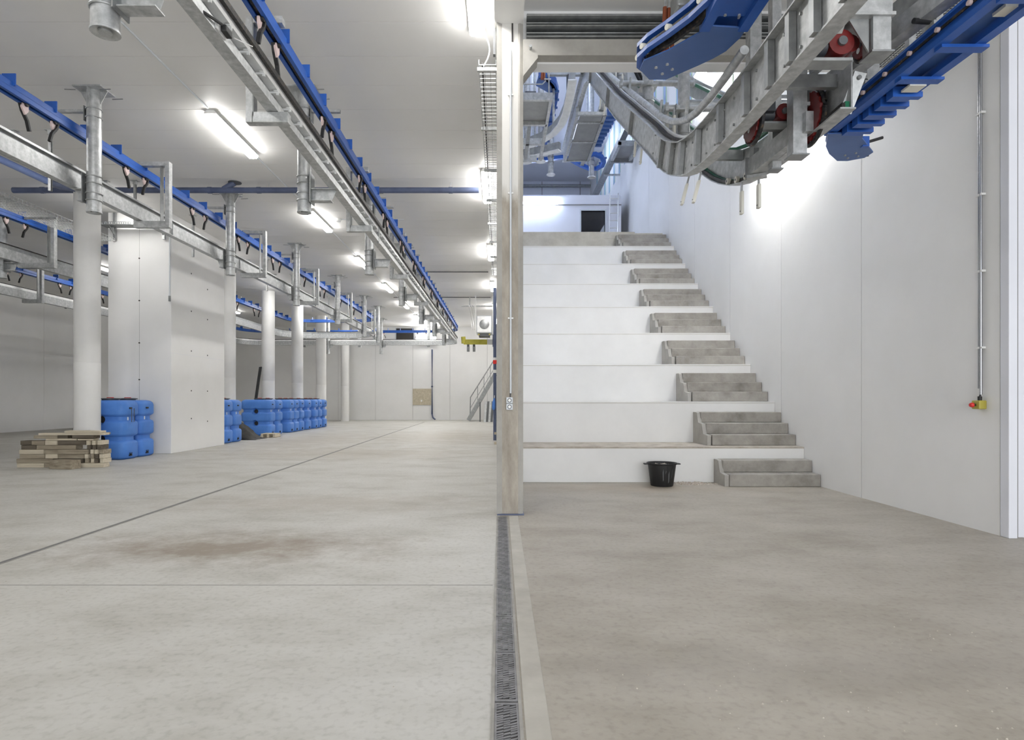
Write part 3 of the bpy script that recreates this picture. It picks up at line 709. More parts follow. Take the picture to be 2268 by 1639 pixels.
MB().sweep([(-.008, -.008), (.008, -.008), (.008, .008), (-.008, .008)], [(-.2, 7.0, 5.15), (-.2, 19, 5.15)]).build('cable', M['black'], t)
t = thing('lamp_cable', 'white cable looping from the nearest tray side lamp into the wire tray', 'cable', (-.1, 7.1, 5.5))
pts = []
for k in range(9):
    q = k / 8; pts.append(Vector((-.19 + .08 * math.sin(q * PI) - .02 * q, 7.15 + .02 * q, ZC - .1 - q * .42)))
MB().tube(pts, .008, 8).build('cord', M['white'], t)
MB().box(-.075, -.05, 6.9, 6.96, 5.2, 5.55).build('wall_conduit', M['greydark'], t)
wire_tray('perforated cable tray at the far left under the ceiling', -9.45, -8.85, 7.5, 14.0, 4.92, 2.3)
t = thing('perforated_tray', 'dark perforated tray on brackets across the white block pillar', 'cable tray', (-8.6, 14.25, 5.3))
x0, x1 = (226 - CX) * 14.2 / F, (345 - CX) * 14.2 / F
g = MB().box(x0, x1, 14.1, 14.11, 5.33, 5.345).box(x0, x1, 14.1, 14.11, 5.385, 5.40).box(x0, x1, 14.1, 14.38, 5.325, 5.335)
k = x0
while k < x1: g.box(k, k + .022, 14.1, 14.11, 5.345, 5.385); k += .05
g.build('tray_side', M['galv_dull'], t)
for x in (x0 + .2, x1 + .1):
    MB().box(x - .03, x + .03, 14.33, 14.39, 5.05, 5.68).build('strut', M['galv_dull'], t)
    MB().prism([(x - .01, 14.1, 5.32), (x - .01, 14.36, 5.32), (x - .01, 14.36, 5.12)], (.02, 0, 0)).build('gusset', M['galv_dull'], t)

# ------------------------------------------------------------------ columns
def column(x, y, r, label):
    t = thing('round_column', label, 'column', (x, y, 0))
    MB().lathe([(r, 0), (r, 2.02), (r - .003, 2.03), (r, 2.04), (r, ZC)], (x, y, 0), 40).build('shaft', M['terr'], t)
column(-8.46, 12.5, .236, 'nearest round white column, behind the plank pile')
column(-9.5, 21.3, .254, 'round white column beside the white block pillar')
column(-9.5, 25.0, .258, 'round white column behind the tanks with leaning black pole')
column(-9.5, 28.6, .262, 'round white column between the two behind the long tank row')
column(-9.5, 32.4, .264, 'round white column at the far end of the tank row')
column(-9.04, 35.6, .235, 'slim free-standing white column near the far wall')
t = thing('block_pillar', 'massive white rectangular block pillar between the two tank groups', 'pillar', (-8.5, 15.8, 0))
bx0, bx1, by0, by1 = -9.27, -7.77, 14.42, 17.2
MB().box(bx0, bx1, by0, by1, 0, ZC).build('body', M['wall'], t, bevel=.01)
MB().box(-8.53, -8.526, by0 - .002, by0, .0, ZC).build('form_joint', M['seam'], t)
MB().box(bx1, bx1 + .002, by0, by1, 2.38, 2.385).build('form_joint', M['wall_cool'], t)
hm = MB().tube([(0, -.004, 0), (0, .004, 0)], .018, 10).mesh('tie_hole', M['dark'])
for z in (4.62, 3.62, 2.62, 1.75): inst(hm, 'tie_hole', t, (-8.528, by0 - .002, z))
for (y, zs) in ((15.35, (4.45, 3.5, 2.5, 1.5, .8)), (16.2, (4.2, 3.4, 2.45, 1.5, .7))):
    for z in zs: inst(hm, 'tie_hole', t, (bx1 + .002, y, z), (0, 0, PI / 2))
t = thing('corner_conduit', 'slim grey conduit down the corner of the white block pillar', 'conduit', (bx1 - .03, by0 - .02, 3.6))
MB().tube([(bx1 - .03, by0 - .02, 3.72), (bx1 - .03, by0 - .02, 5.2)], .016, 8).build('tube', M['greywhite'], t)
MB().box(bx1 - .05, bx1 - .01, by0 - .04, by0, 3.6, 3.73).build('end_cap', M['galv_dull'], t)

# ------------------------------------------------------------------ tanks
def rrect(w, d, ch, z, n=4, cx=0, cy=0):
    pts = []
    for (sx, sy, a0) in ((1, -1, -PI / 2), (1, 1, 0), (-1, 1, PI / 2), (-1, -1, PI)):
        for k in range(n + 1):
            a = a0 + PI / 2 * k / n
            pts.append(Vector((cx + sx * (w / 2 - ch) + ch * math.cos(a), cy + sy * (d / 2 - ch) + ch * math.sin(a), z)))
    return pts
TW, TD = 1.05, .60
def tank_proto():
    t = thing('water_tank', 'x', 'tank', (0, 0, 0), 'blue plastic water tanks')
    lv = [(0.0, .05), (.03, .012), (.06, 0), (.33, 0), (.37, .012), (.40, .055), (.485, .055), (.52, .01), (.55, 0), (.76, 0), (.80, .012), (.83, .055), (.915, .055), (.95, .01), (.98, 0), (1.16, 0), (1.215, .015), (1.25, .05), (1.268, .11)]
    loops = [rrect(TW - 2 * i, TD - 2 * i, .13, z) for z, i in lv]
    mb = MB().sections(loops, smooth=True)
    me = mb.mesh('body', M['tank'])
    o = bpy.data.objects.new('body', me); COL.objects.link(o)
    # through holes, cut once for the prototype mesh
    cut = MB()
    for z in (.855, .435): 
        pf = [(.13, -TD / 2 - .02), (.12, -TD / 2 + .02), (.075, -TD / 2 + .09), (.075, TD / 2 - .09), (.12, TD / 2 - .02), (.13, TD / 2 + .02)]
        n = 24; k = len(pf); vs = []
        for r, yy in pf:
            for i in range(n): vs.append((0 + r * math.cos(2 * PI * i / n), yy, z + r * math.sin(2 * PI * i / n)))
        fs = [(a * n + i, a * n + (i + 1) % n, (a + 1) * n + (i + 1) % n, (a + 1) * n + i) for a in range(k - 1) for i in range(n)] + [tuple(range(n))[::-1], tuple((k - 1) * n + i for i in range(n))]
        cut.add(vs, fs, True)
    co = bpy.data.objects.new('cutter', cut.mesh('cutter', M['tank'])); COL.objects.link(co)
    md = o.modifiers.new('b', 'BOOLEAN'); md.operation = 'DIFFERENCE'; md.object = co; md.solver = 'EXACT'
    dg = bpy.context.evaluated_depsgraph_get()
    me2 = bpy.data.meshes.new_from_object(o.evaluated_get(dg)); me2.name = 'tank_body'
    o.modifiers.clear(); o.data = me2; bpy.data.objects.remove(co)
    if len(me2.polygons) < 50: o.data = me
    o.data.set_sharp_from_angle(angle=math.radians(50))
    o.parent = t
    for z in (.855, .435): MB().tube([(0, -TD / 2 + .13, z), (0, -TD / 2 + .135, z)], .085, 20).build('hole_shade_disc', M['dark'], t)  # dark discs stand in for the shade inside the through holes
    MB().lathe([(.16, 1.262), (.16, 1.285), (.20, 1.29), (.20, 1.305), (.15, 1.312), (.05, 1.316)], (.05, 0, 0), 24).build('lid', M['motor'], t)
    MB().box(-.02, .12, -.015, .015, 1.312, 1.33).build('lid_handle', M['redbright'], t)
    MB().box(TW / 2 - .012, TW / 2 + .02, -.11, -.03, 1.08, 1.115).build('clip', M['black'], t)
    MB().box(TW / 2 - .06, TW / 2 - .045, -.09, -.06, .835, .905).build('label_tag', M['white'], t)
    g = MB().tube([(TW / 2 - .02, -.07, .1), (TW / 2 + .03, -.07, .1)], .022, 10).box(TW / 2 - .01, TW / 2 + .015, -.12, -.02, .07, .095).tube([(TW / 2 + .01, -.11, .1), (TW / 2 + .015, -.11, .14), (TW / 2 + .015, -.03, .14), (TW / 2 + .01, -.03, .1)], .005, 6)
    g.build('tap', M['black'], t)
    return t
tank_lab = ['front blue tank at the block pillar, right behind the nearest column', 'blue tank squeezed between front tank and block pillar',
            'blue tank half hidden by the block pillar, nearest its far side', 'blue tank next behind the block pillar, beside black sheeting',
            'blue tank with two round holes showing, above black sheeting and pallet', 'blue tank directly behind the one with the round holes',
            'third blue tank of the long row', 'fourth blue tank of the long row', 'fifth blue tank of the long row', 'sixth blue tank of the long row',
            'seventh blue tank of the long row', 'eighth blue tank of the long row', 'last blue tank at the far end of the long row']
pos = [(-7.96, 13.0), (-7.98, 13.65), (-7.9, 17.62), (-7.9, 18.25), (-8.03, 21.4), (-8.03, 22.13), (-8.02, 23.37), (-8.03, 23.99), (-8.03, 24.65), (-8.03, 25.56), (-8.03, 26.52), (-8.03, 27.15), (-8.03, 27.9)]
proto = tank_proto()
for i, (xr, yf) in enumerate(pos):
    o = proto if i == 0 else copy_tree(proto)
    o.location = (xr - TW / 2, yf + TD / 2 - .1, 0); o['label'] = tank_lab[i]
# strap loop on the front tank
t = thing('dangling_strap', 'thin dark strap loop hanging on the front blue tank', 'strap', (-7.93, 13.2, 1.1))
q = -7.93
MB().tube([(q, 13.13, 1.09), (q, 13.13, .80), (q, 13.22, .80), (q, 13.22, 1.09)], .008, 6).build('loop', M['greydark'], t)

# ------------------------------------------------------------------ plank pile
def plank(x0, x1, y0, y1, z0, z1, m, label, group, rz=0.0, org=None):
    c = Vector(((x0 + x1) / 2, (y0 + y1) / 2, z0))
    o = MB().box(x0, x1, y0, y1, z0, z1).build('timber_plank', m, None, label, 'plank', group, org=c, bevel=.004)
    o.rotation_euler = (0, 0, rz); return o
XP = lambda px, d=11.5: (px - CX) * d / F
th = .085
W3 = [M['wood'], M['wood_light'], M['wood_dark']]
rows = [  # per layer: front boards by pixel spans and wood kind
    [(37, 98, 1), (98, 112, 0), (172, 228, 1)], [(37, 118, 0), (118, 182, 2)], [(44, 100, 0), (100, 128, 1), (128, 186, 0)], [(43, 98, 1), (98, 128, 0), (128, 190, 0)],
    [(46, 80, 2), (80, 168, 0)], [(45, 70, 2), (70, 100, 0), (100, 127, 1), (127, 190, 2)], [(100, 170, 1)], [(75, 128, 0), (128, 150, 2), (160, 208, 2)]]
nm = ['bottom', 'second', 'third', 'fourth', 'fifth', 'sixth', 'seventh', 'upper']
for L_, row in enumerate(rows):
    z0 = L_ * th + .001
    if L_ == 6: z0 = 6 * th + .001; hh = .035
    elif L_ == 7: z0 = 6 * th + .038; hh = .06
    else: hh = th - .004
    for k, (a, b, w) in enumerate(row):
        jj = random.uniform(-.015, .015)
        plank(XP(a) + .004, XP(b) - .004, 11.5 + jj, 11.7 + jj, z0, z0 + hh, W3[w], f'{["weathered brown", "pale yellowish", "dark grey"][w]} timber piece, {NTH[k]} from left in the {nm[L_]} layer of the plank pile', f'planks of the {nm[L_]} layer')
    if 1 <= L_ <= 5:   # ends facing the camera on the right
        a = 186 if L_ in (1, 2, 3) else 190
        xs = [a, a + 11, a + 22, a + 33]
        for k, p in enumerate(xs):
            if p > 222: break
            jj = random.uniform(-.04, .01)
            w = random.choice([0, 1, 1, 2])
            plank(XP(p) + .012, XP(p + 9) - .003, 11.53 + jj, 11.78 + jj, z0, z0 + hh, W3[w], f'{NTH[k]} square timber end from the left in the {nm[L_]} layer of the plank pile', f'timber ends of the {nm[L_]} layer')
zt = 6 * th + .1
plank(XP(86), XP(228), 11.5, 11.68, zt, zt + .04, M['wood_light'], 'long pale plank lying across the top of the pile', None, .03)
plank(XP(132), XP(216), 11.7, 11.9, zt - .002, zt + .038, M['wood'], 'grey plank on the top of the pile next to the column', None, -.06)
plank(XP(142), XP(222), 11.5, 11.68, zt + .043, zt + .083, M['wood_light'], 'uppermost short plank of the pile by the column', None, -.03)
plank(XP(128), XP(172), 11.7, 11.85, zt + .04, zt + .075, M['wood_dark'], 'dark plank sticking out behind the top of the pile', None, .2)
plank(XP(172), XP(205), 11.5, 11.7, 6 * th + .002, 6 * th + .03, M['wood_light'], 'thin pale board on the right shoulder of the pile', None, .04)
c = at(144, 1035, 11.35)
o = plank(XP(116, 11.3), XP(171, 11.3), 11.2, 11.42, .001, .165, M['wood'], 'thick short timber block in front of the plank pile', None, -.18)

# ------------------------------------------------------------------ tarp, pallet, pole behind
t = thing('black_sheet', 'crumpled black plastic sheet between the two tank groups', 'sheet', (-8.2, 20.2, 0))
bm = bmesh.new(); G = 16
x0, x1, y0, y1 = -8.62, -7.68, 19.1, 20.15
rnd = random.Random(3); vs = []
for j in range(G + 1):
    for i in range(G + 1):
        u, v = i / G, j / G
        hgt = .62 * max(0, 1 - u * 1.15) * (math.sin(v * PI) ** .6) + .12 * math.sin(u * PI) * math.sin(v * PI)
        hgt += rnd.uniform(-.03, .05) * math.sin(v * PI) * math.sin(min(1, u * 1.2) * PI)
        vs.append(bm.verts.new((x0 + (x1 - x0) * u + rnd.uniform(-.02, .02) - t.location.x, y0 + (y1 - y0) * v - t.location.y, max(.004, hgt))))
for j in range(G):
    for i in range(G): bm.faces.new((vs[j * (G + 1) + i], vs[j * (G + 1) + i + 1], vs[(j + 1) * (G + 1) + i + 1], vs[(j + 1) * (G + 1) + i]))
me = bpy.data.meshes.new('sheet'); bm.to_mesh(me); bm.free(); me.materials.append(M['tarp'])
for p in me.polygons: p.use_smooth = True
o = bpy.data.objects.new('sheet', me); COL.objects.link(o); o.parent = t
sd = o.modifiers.new('s', 'SOLIDIFY'); sd.thickness = .006
x0, x1 = XP(577, 20.3), XP(609, 20.3)
t = thing('pallet', 'small pale wooden pallet on the floor in front of the blue tank with holes', 'pallet', ((x0 + x1) / 2, 20.6, 0))
for y in (20.32, 20.50, 20.68): MB().box(x0, x1, y, y + .13, .115, .135).build('deck_board', M['wood_light'], t)
for x in (x0, (x0 + x1) / 2 - .04, x1 - .08): MB().box(x, x + .08, 20.32, 20.81, .02, .115).build('block', M['wood_light'], t)
for x in (x0, (x0 + x1) / 2 - .04, x1 - .08): MB().box(x, x + .08, 20.32, 20.81, .0, .02).build('bottom_board', M['wood'], t)
p, q = at(569, 882, 22.6), at(576, 813, 24.6)
t = thing('black_pole', 'black flat pole leaning behind the blue tanks against a column', 'pole', (p.x, p.y, 0))
d_ = (q - p).normalized(); base = p + d_ * (-(p.z) / d_.z)
base = Vector((p.x - .1, 22.98, 0.0)); base = Vector((-9.45, 23.3, 0)); top = Vector((-9.46, 24.62, 2.62)); base = Vector((-9.28, 23.1, 0))
top = at(577, 813, 24.6); base = at(556, 950, 22.8); base.z = 0
MB().bar(base, top, .11, .04, (0, 1, 0)).build('pole', M['black'], t)
MB().bar(base, base + (top - base) * .03, .13, .05, (0, 1, 0)).build('end_cap', M['black'], t)

# ------------------------------------------------------------------ far wall furniture
t = thing('plywood_board', 'square chipboard panel fixed low on the far wall', 'board', at(934, 880, 37.2))
a, b = at(914, 897, 37.25), at(955, 861, 37.25)
MB().box(a.x, b.x, 37.24, 37.296, a.z, b.z).build('board', M['ply'], t)
MB().box(a.x + .5, a.x + .58, 37.22, 37.24, a.z + .2, a.z + .32).build('fixing', M['white'], t)
p = at(957, 768, 37.2)
t = thing('downpipe', 'thin slate blue downpipe on the far wall beside the chipboard panel', 'pipe', (p.x, 37.2, 0))
MB().tube([(p.x, 37.2, 4.3), (p.x, 37.2, .35), (p.x + .06, 37.15, .15), (p.x + .2, 37.1, .03)], .05, 10).build('pipe', M['pvc'], t)
MB().tube([(p.x, 37.2, 2.0), (p.x, 37.2, 2.08)], .06, 10).build('sleeve', M['pvc'], t)
a, b = at(877, 757, 37.2), at(916, 727, 37.2)
wn = MB().box(a.x, b.x, 37.27, 37.295, a.z, b.z).build('window_1', M['dark'], kind='structure')
MB().box(a.x - .06, a.x, 37.2, 37.3, a.z, b.z).box(b.x, b.x + .06, 37.2, 37.3, a.z, b.z).build('window_frame', M['greywhite'], wn)
# air cooler hanging near the far right
a, b = at(1055, 738, 26), at(1090, 699, 26)
t = thing('air_cooler', 'silver boxed air cooler hanging near the far end of the tray side wall', 'air cooler', ((a.x + b.x) / 2, 26, b.z))
MB().box(a.x, b.x, 26, 26.9, a.z, b.z).build('casing', M['greywhite'], t, bevel=.02)
MB().box(a.x + .03, b.x - .03, 25.97, 26.0, a.z + .03, b.z - .03).build('face_plate', M['alu'], t, bevel=.01)
o = MB().lathe([(.0, 0), (.2, 0), (.24, .02), (.25, .04)], (0, 0, 0), 24, caps=False).build('fan_ring', M['galv_dull'], t)
o.location = Vector(((a.x + b.x) / 2, 25.965, (a.z + b.z) / 2)) - t.location; o.rotation_euler = (-PI / 2, 0, 0)
for v in o.data.vertices: v.co += t.location
for x in (a.x - .05, b.x + .01): MB().box(x, x + .04, 26.0, 26.06, a.z - .05, ZC).build('hanger_strip', M['white'], t)
MB().box(a.x + .1, b.x - .1, 26.05, 26.8, a.z - .12, a.z).build('drip_tray', M['greydark'], t)
MB().box(a.x + .08, a.x + .14, 26.0, 26.1, a.z - .08, a.z - .02).box(b.x - .14, b.x - .08, 26.0, 26.1, a.z - .08, a.z - .02).build('tray_clip', M['ochre'], t)
t = thing('refrigerant_pipes', 'bundle of thin bracketed pipes left of the hanging air cooler', 'pipes', (a.x - .3, 26.5, ZC))
MB().box(-1.65, -.3, 26.4, 26.46, 5.28, 5.34).build('strut', M['galv'], t)
for x in (-1.3, -1.2, -1.1): MB().tube([(x, 25.9, 5.25), (x, 27.6, 5.1), (x + .05, 28.2, 4.5)], .03, 8).build('pipe', M['alu'], t)
MB().box(-1.32, -1.28, 26.36, 26.4, 5.3, ZC - .003).build('drop_rod', M['galv'], t)
# yellow hoist arm
a, b = at(1027, 763, 27), at(1092, 752, 27)
t = thing('hoist_arm', 'yellow swing hoist arm with white stretch below the air cooler', 'hoist', (b.x, 27, a.z))
xm = XP(1079, 27)
MB().box(a.x, xm, 26.95, 27.05, a.z, b.z).build('arm', M['yellow'], t)
MB().box(xm, b.x + .1, 26.95, 27.05, a.z, b.z).build('arm_section', M['white'], t)
MB().tube([(a.x, 27, a.z + .05), (a.x - .02, 27, b.z + .12)], .1, 10).build('end_stop', M['yellow'], t)
for x in (XP(1037, 27), XP(1050, 27)):
    MB().box(x - .05, x + .05, 26.94, 27.06, a.z - .1, a.z).build('trolley', M['greydark'], t)
    MB().tube([(x, 27, a.z - .32), (x, 27, a.z - .1)], .06, 10).build('hook_block', M['galv_dull'], t)
MB().box(b.x - .02, b.x + .12, 26.9, 27.1, a.z - .1, ZC).build('mast', M['pvc'], t)
# metal stair at the far right
d = 35.0
P = lambda px, py: at(px, py, d)
t = thing('metal_stair', 'grey metal stair with handrail rising right by the far wall', 'stairs', P(1045, 932))
f0, f1 = P(1037, 932), P(1097, 828)
f0.z = 0.06
MB().bar(f0, f1, .06, .22).build('stringer', M['galv_dull'], t)
MB().bar(f0 + Vector((0, .9, 0)), f1 + Vector((0, .9, 0)), .06, .22).build('stringer', M['galv_dull'], t)
for k in range(8):
    c = f0.lerp(f1, (k + .7) / 8.5); MB().box(c.x - .12, c.x + .12, c.y, c.y + .9, c.z - .02, c.z + .02).build('tread', M['galv'], t)
h0, h1 = P(1042, 880), P(1097, 793)
MB().tube([P(1041, 925), h0, h1], .03, 8).build('handrail', M['galv_dull'], t)
MB().tube([P(1041, 905), P(1097, 812)], .016, 8).build('knee_rail', M['galv_dull'], t)
for px in (1058, 1072, 1086):
    q = (px - 1042) / 55.0; hp = h0.lerp(h1, q); fp = f0.lerp(f1, (px - 1037) / 60.0); MB().tube([fp, hp], .018, 8).build('rail_post', M['galv_dull'], t)
t = thing('leaning_panels', 'stack of dark grey ribbed panels leaning under the metal stair', 'panels', (XP(1082, 34), 34.2, 0))
for k, px in enumerate((1071, 1076, 1081, 1086)):
    x = XP(px, 34); MB().prism([(x, 34.0, 0), (x + .13, 34.0, 0), (x + .2, 34.45, 1.15), (x + .07, 34.45, 1.15)], (0, .04, 0)).build('panel', M['greydark'] if k % 2 else M['galv_dull'], t)
MB().box(XP(1062, 34.3), XP(1064.5, 34.3), 34.3, 34.36, 0, 1.1).build('prop', M['greydark'], t)
# blue post and timber against the dividing wall
t = thing('rising_pipe', 'dark blue standpipe with red and white collars left of the pillar', 'pipe', (-.16, 19, 0))
MB().tube([(-.155, 19, 0), (-.155, 19, 4.75)], .05, 12).build('pipe', M['pvc'], t)
MB().tube([(-.155, 19, 2.38), (-.155, 19, 2.5)], .06, 12).build('red_collar', M['redbright'], t)
MB().tube([(-.155, 19, 2.50), (-.155, 19, 2.58)], .06, 12).build('white_collar', M['white'], t)
MB().tube([(-.155, 19, 2.1), (-.155, 19, 2.2)], .062, 12).build('white_collar', M['white'], t)
t = thing('timber_post', 'pale timber post standing close beside the blue standpipe', 'post', (-.07, 17.5, 0))
MB().box(-.09, -.03, 17.4, 17.46, 0, 2.2).build('post', M['wood_light'], t)
MB().box(-.16, -.03, 17.36, 17.46, .28, .34).build('crosspiece', M['wood_light'], t)
MB().box(-.16, -.03, 17.36, 17.46, .0, .06).build('foot', M['wood_light'], t)
t = thing('blue_bag', 'small blue bag hung on the standpipe left of the pillar', 'bag', (-.19, 18.8, 1.1))
MB().sections([rrect(.05, .12, .02, .95, cx=-.19, cy=18.85), rrect(.1, .14, .03, 1.02, cx=-.19, cy=18.85), rrect(.09, .13, .03, 1.2, cx=-.185, cy=18.85), rrect(.03, .05, .01, 1.32, cx=-.17, cy=18.88)], smooth=True).build('bag', M['tank'], t)
MB().tube([(-.17, 18.88, 1.3), (-.165, 18.93, 1.4)], .01, 6).build('handle', M['white'], t)

# ------------------------------------------------------------------ bucket and rubble
bc = Vector(((1466 - CX) * 9.12 / F, 9.12, 0))
t = thing('builders_bucket', 'black builders bucket with mortar smears on the floor before the lowest terrace', 'bucket', bc)
MB().lathe([(.0, .008), (.145, .008), (.155, .0), (.165, .01), (.205, .315), (.222, .325), (.225, .345), (.21, .345), (.2, .33), (.155, .03), (.0, .025)], bc, 36, caps=False).build('body', M['black'], t)
for s_ in (-1, 1):
    MB().box(bc.x + s_ * .215, bc.x + s_ * .27, bc.y - .045, bc.y + .045, .318, .335).build('handle', M['black'], t, bevel=.005)
sp = MB()
for (a, w, z0, z1) in ((-1.75, .02, .08, .27), (-1.3, .03, .05, .24), (-1.0, .015, .12, .28), (-1.55, .02, .2, .25)):
    r = lambda z: .1655 + (z - .01) * .0404 / .305 * 1.0 + .002
    vs = [bc + Vector((r(z) * math.cos(q), r(z) * math.sin(q), z)) for z, q in ((z0, a), (z0 + .03, a + w * 3), (z1, a + w * 2), (z1 - .05, a - w))]
    sp.add(vs, [(0, 1, 2, 3)])
sp.build('mortar_smear', M['greydark'], t)
rb = MB(); rnd = random.Random(5)
def pebbles(mb, cx, cy, rx, ry, n, s0, s1, z=0.0):
    for k in range(n):
        a, q = rnd.uniform(0, 2 * PI), math.sqrt(rnd.random()); x, y = cx + rx * q * math.cos(a), cy + ry * q * math.sin(a); s = rnd.uniform(s0, s1)
        mb.add([(x - s, y, z), (x, y - s, z), (x + s, y, z), (x, y + s, z), (x + rnd.uniform(-s, s) * .3, y, z + s * rnd.uniform(.6, 1.1))], [(0, 1, 4), (1, 2, 4), (2, 3, 4), (3, 0, 4), (3, 2, 1, 0)])
pebbles(rb, bc.x, bc.y, .16, .16, 60, .012, .03, .30)
rb.lathe([(0, .28), (.185, .28), (.185, .302), (0, .31)], bc, 20, caps=False)
rb.build('bucket_rubble', M['rubble'], None, 'broken mortar lumps filling the black bucket', 'rubble', kind='stuff')
rb = MB(); pebbles(rb, 3.0, 9.28, .33, .14, 150, .006, .022); pebbles(rb, 2.85, 9.42, .3, .04, 60, .01, .03)
rb.build('floor_rubble', M['rubble'], None, 'scattered mortar crumbs on the floor between bucket and lowest concrete steps', 'rubble', kind='stuff')
rb = MB(); pebbles(rb, 2.6, 2.9, 2.2, .8, 220, .002, .006); pebbles(rb, -1.5, 4.0, 2.5, 1.5, 40, .002, .007)
rb.build('floor_grit', M['dust'], None, 'fine grit lying on the front floor', 'grit', kind='stuff')

# ------------------------------------------------------------------ right wall: emergency stop, conduits
y = 5.98
t = thing('wall_conduit', 'pair of shiny vertical conduits on the right wall above the stop button', 'conduit', (XR, y, 1.35))
MB().tube([(XR - .03, y - .012, 1.34), (XR - .03, y - .012, 5.6)], .012, 10).build('tube', M['pipe'], t)
MB().tube([(XR - .022, y + .022, 1.40), (XR - .022, y + .022, 5.6)], .010, 10).build('tube', M['pipe'], t)
for z in (1.8, 2.55, 3.3, 4.1): MB().box(XR - .04, XR, y - .035, y + .045, z - .01, z + .01).build('clip', M['white'], t)
zb = EYE + (CY - 897) * y / F
t = thing('emergency_stop', 'ochre box with red mushroom stop button on the right wall', 'switch', (XR, y, zb))
MB().box(XR - .075, XR, y - .05, y + .05, zb - .04, zb + .045).build('box', M['ochre'], t, bevel=.008)
MB().tube([(XR - .1, y, zb), (XR - .075, y, zb)], .012, 10).build('stem', M['black'], t)
o = MB().lathe([(.0, .03), (.018, .026), (.024, .012), (.024, 0), (0, 0)], (0, 0, 0), 18, caps=False).build('button', M['redbright'], t)
for v in o.data.vertices: v.co += t.location
o.location = Vector((XR - .1, y, zb)) - t.location; o.rotation_euler = (0, -PI / 2, 0)
MB().tube([(XR - .035, y - .005, zb + .045), (XR - .035, y - .005, zb + .085)], .018, 10).build('cable_gland', M['black'], t)
MB().tube([(XR - .035, y - .005, zb + .08), (XR - .03, y - .012, zb + .12)], .008, 8).build('cable', M['black'], t)
# light blue film strips with green tape on the stair wall
k = 0
for d in [12.4, 13.3, 15.05, 16.05, 17.35, 18.5, 19.6, 20.7, 21.8, 22.9, 23.97, 25.1, 26.2, 27.3, 28.4, 29.5]:
    zb = 1.3 + .44 * d if d < 19.2 else 10.2
    t = thing('film_strip', f'{(ORD + ["thirteenth", "fourteenth", "fifteenth", "sixteenth"])[k]} light blue vertical strip on the stair wall counted from the front', 'strip', (XR, d, zb)); k += 1
    MB().box(XR - .014, XR - .003, d, d + .26, zb, 12.69).build('film', M['film'], t)
    for e in (d - .03, d + .26): MB().box(XR - .016, XR - .003, e, e + .03, zb, 12.69).build('tape', M['greentape'], t)

# ------------------------------------------------------------------ inclined chain conveyor over the stairs
LOWP = [(2.5, 3.55), (4.9, 3.54), (5.45, 3.56), (5.8, 3.58), (6.1, 3.61), (6.4, 3.66), (6.7, 3.74), (7.0, 3.86), (7.3, 4.01), (7.6, 4.19), (8.07, 4.52), (10.4, 6.08), (13.4, 8.25), (13.75, 8.46), (14.1, 8.60), (14.5, 8.68), (15.0, 8.70), (20.5, 8.70)]
def low(d):
    for (a, za), (b, zb) in zip(LOWP, LOWP[1:]):
        if a <= d <= b: return za + (zb - za) * (d - a) / (b - a)
    return LOWP[-1][1]
def slope(d):
    return math.atan2(low(d + .1) - low(d - .1), .2)
def cpt(x, d, dz=0.0, perp=0.0):
    a = slope(min(max(d, 2.7), 20.3)); return Vector((x, d - math.sin(a) * perp, low(d) + dz + math.cos(a) * perp))
def cpath(x, d0, d1, dz=0, perp=0.0):
    ds_ = [d0] + [a for a, _ in LOWP if d0 < a < d1] + [d1]
    return [cpt(x, d, dz, perp) for d in ds_]
XA, XB, HP = 1.99, 2.60, 0.36
t = thing('chain_conveyor', 'big galvanised chain conveyor climbing over the stairs and levelling out overhead', 'conveyor', (2.3, 6.5, 3.6))
LP = [(-.075, 0), (.02, 0), (.07, 0), (.07, .012), (.012, .012), (.012, HP - .012), (.012, HP), (-.075, HP), (-.075, HP - .012), (0, HP - .012), (0, .012), (-.075, .012)]
LP = [(-.03, 0), (.085, 0), (.085, .012), (.006, .012), (.006, HP), (-.07, HP), (-.07, HP - .012), (-.006, HP - .012), (-.006, .012), (-.03, .012)]
# travel direction +y: profile side axis = +x
MB().sweep(LP, cpath(XA, 3.42, 19.1)).build('side_plate', M['galv'], t)
RP_ = [(-a, b) for a, b in LP][::-1]
MB().sweep(RP_, cpath(XB, 4.5, 19.1, -.10)).build('side_plate', M['galv'], t)
# vertical ribs on the near face of the left plate
rib = [3.45, 3.78, 4.10, 4.42, 4.85, 5.42, 6.05, 6.62, 7.05, 7.5, 9.2, 11.2, 13.3]
for d in rib:
    a, b = cpt(XA - .035, d, 0, .012), cpt(XA - .035, d, 0, HP - .014)
    MB().bar(a, b, .06 if d < 8 else .05, .05, (1, 0, 0)).build('rib', M['galv_dull'], t)
bm_ = MB().tube([(-.012, 0, 0), (.002, 0, 0)], .011, 8).mesh('bolt', M['galv_dull'])
dd_ = 3.55
while dd_ < 8.0:
    for pp in (.07, .29):
        inst(bm_, 'bolt', t, cpt(XA - .006, dd_, 0, pp)); 
    dd_ += .23
# inner chain guides
MB().sweep([(-.03, 0), (.0, 0), (.0, .05), (-.03, .05)], cpath(XB - .008, 4.52, 19, -.085)).build('chain_guide', M['green'], t)
MB().sweep([(-.055, 0), (-.03, 0), (-.03, .035), (-.055, .035)], cpath(XB - .008, 4.52, 19, -.08)).build('chain', M['chain'], t)
MB().sweep([(-.03, 0), (.0, 0), (.0, .03), (-.03, .03)], cpath(XB - .02, 5.8, 14, -.1, HP + .002)).build('chain_guide', M['green'], t)
MB().sweep([(.01, 0), (.05, 0), (.05, .03), (.01, .03)], cpath(XA, 6.2, 14, 0, HP + .003)).build('chain', M['chain'], t)
MB().sweep([(.05, -.02), (.075, -.02), (.075, .06), (.05, .06)], cpath(XA, 6.2, 14, 0, HP + .003)).build('running_rail', M['alu'], t)
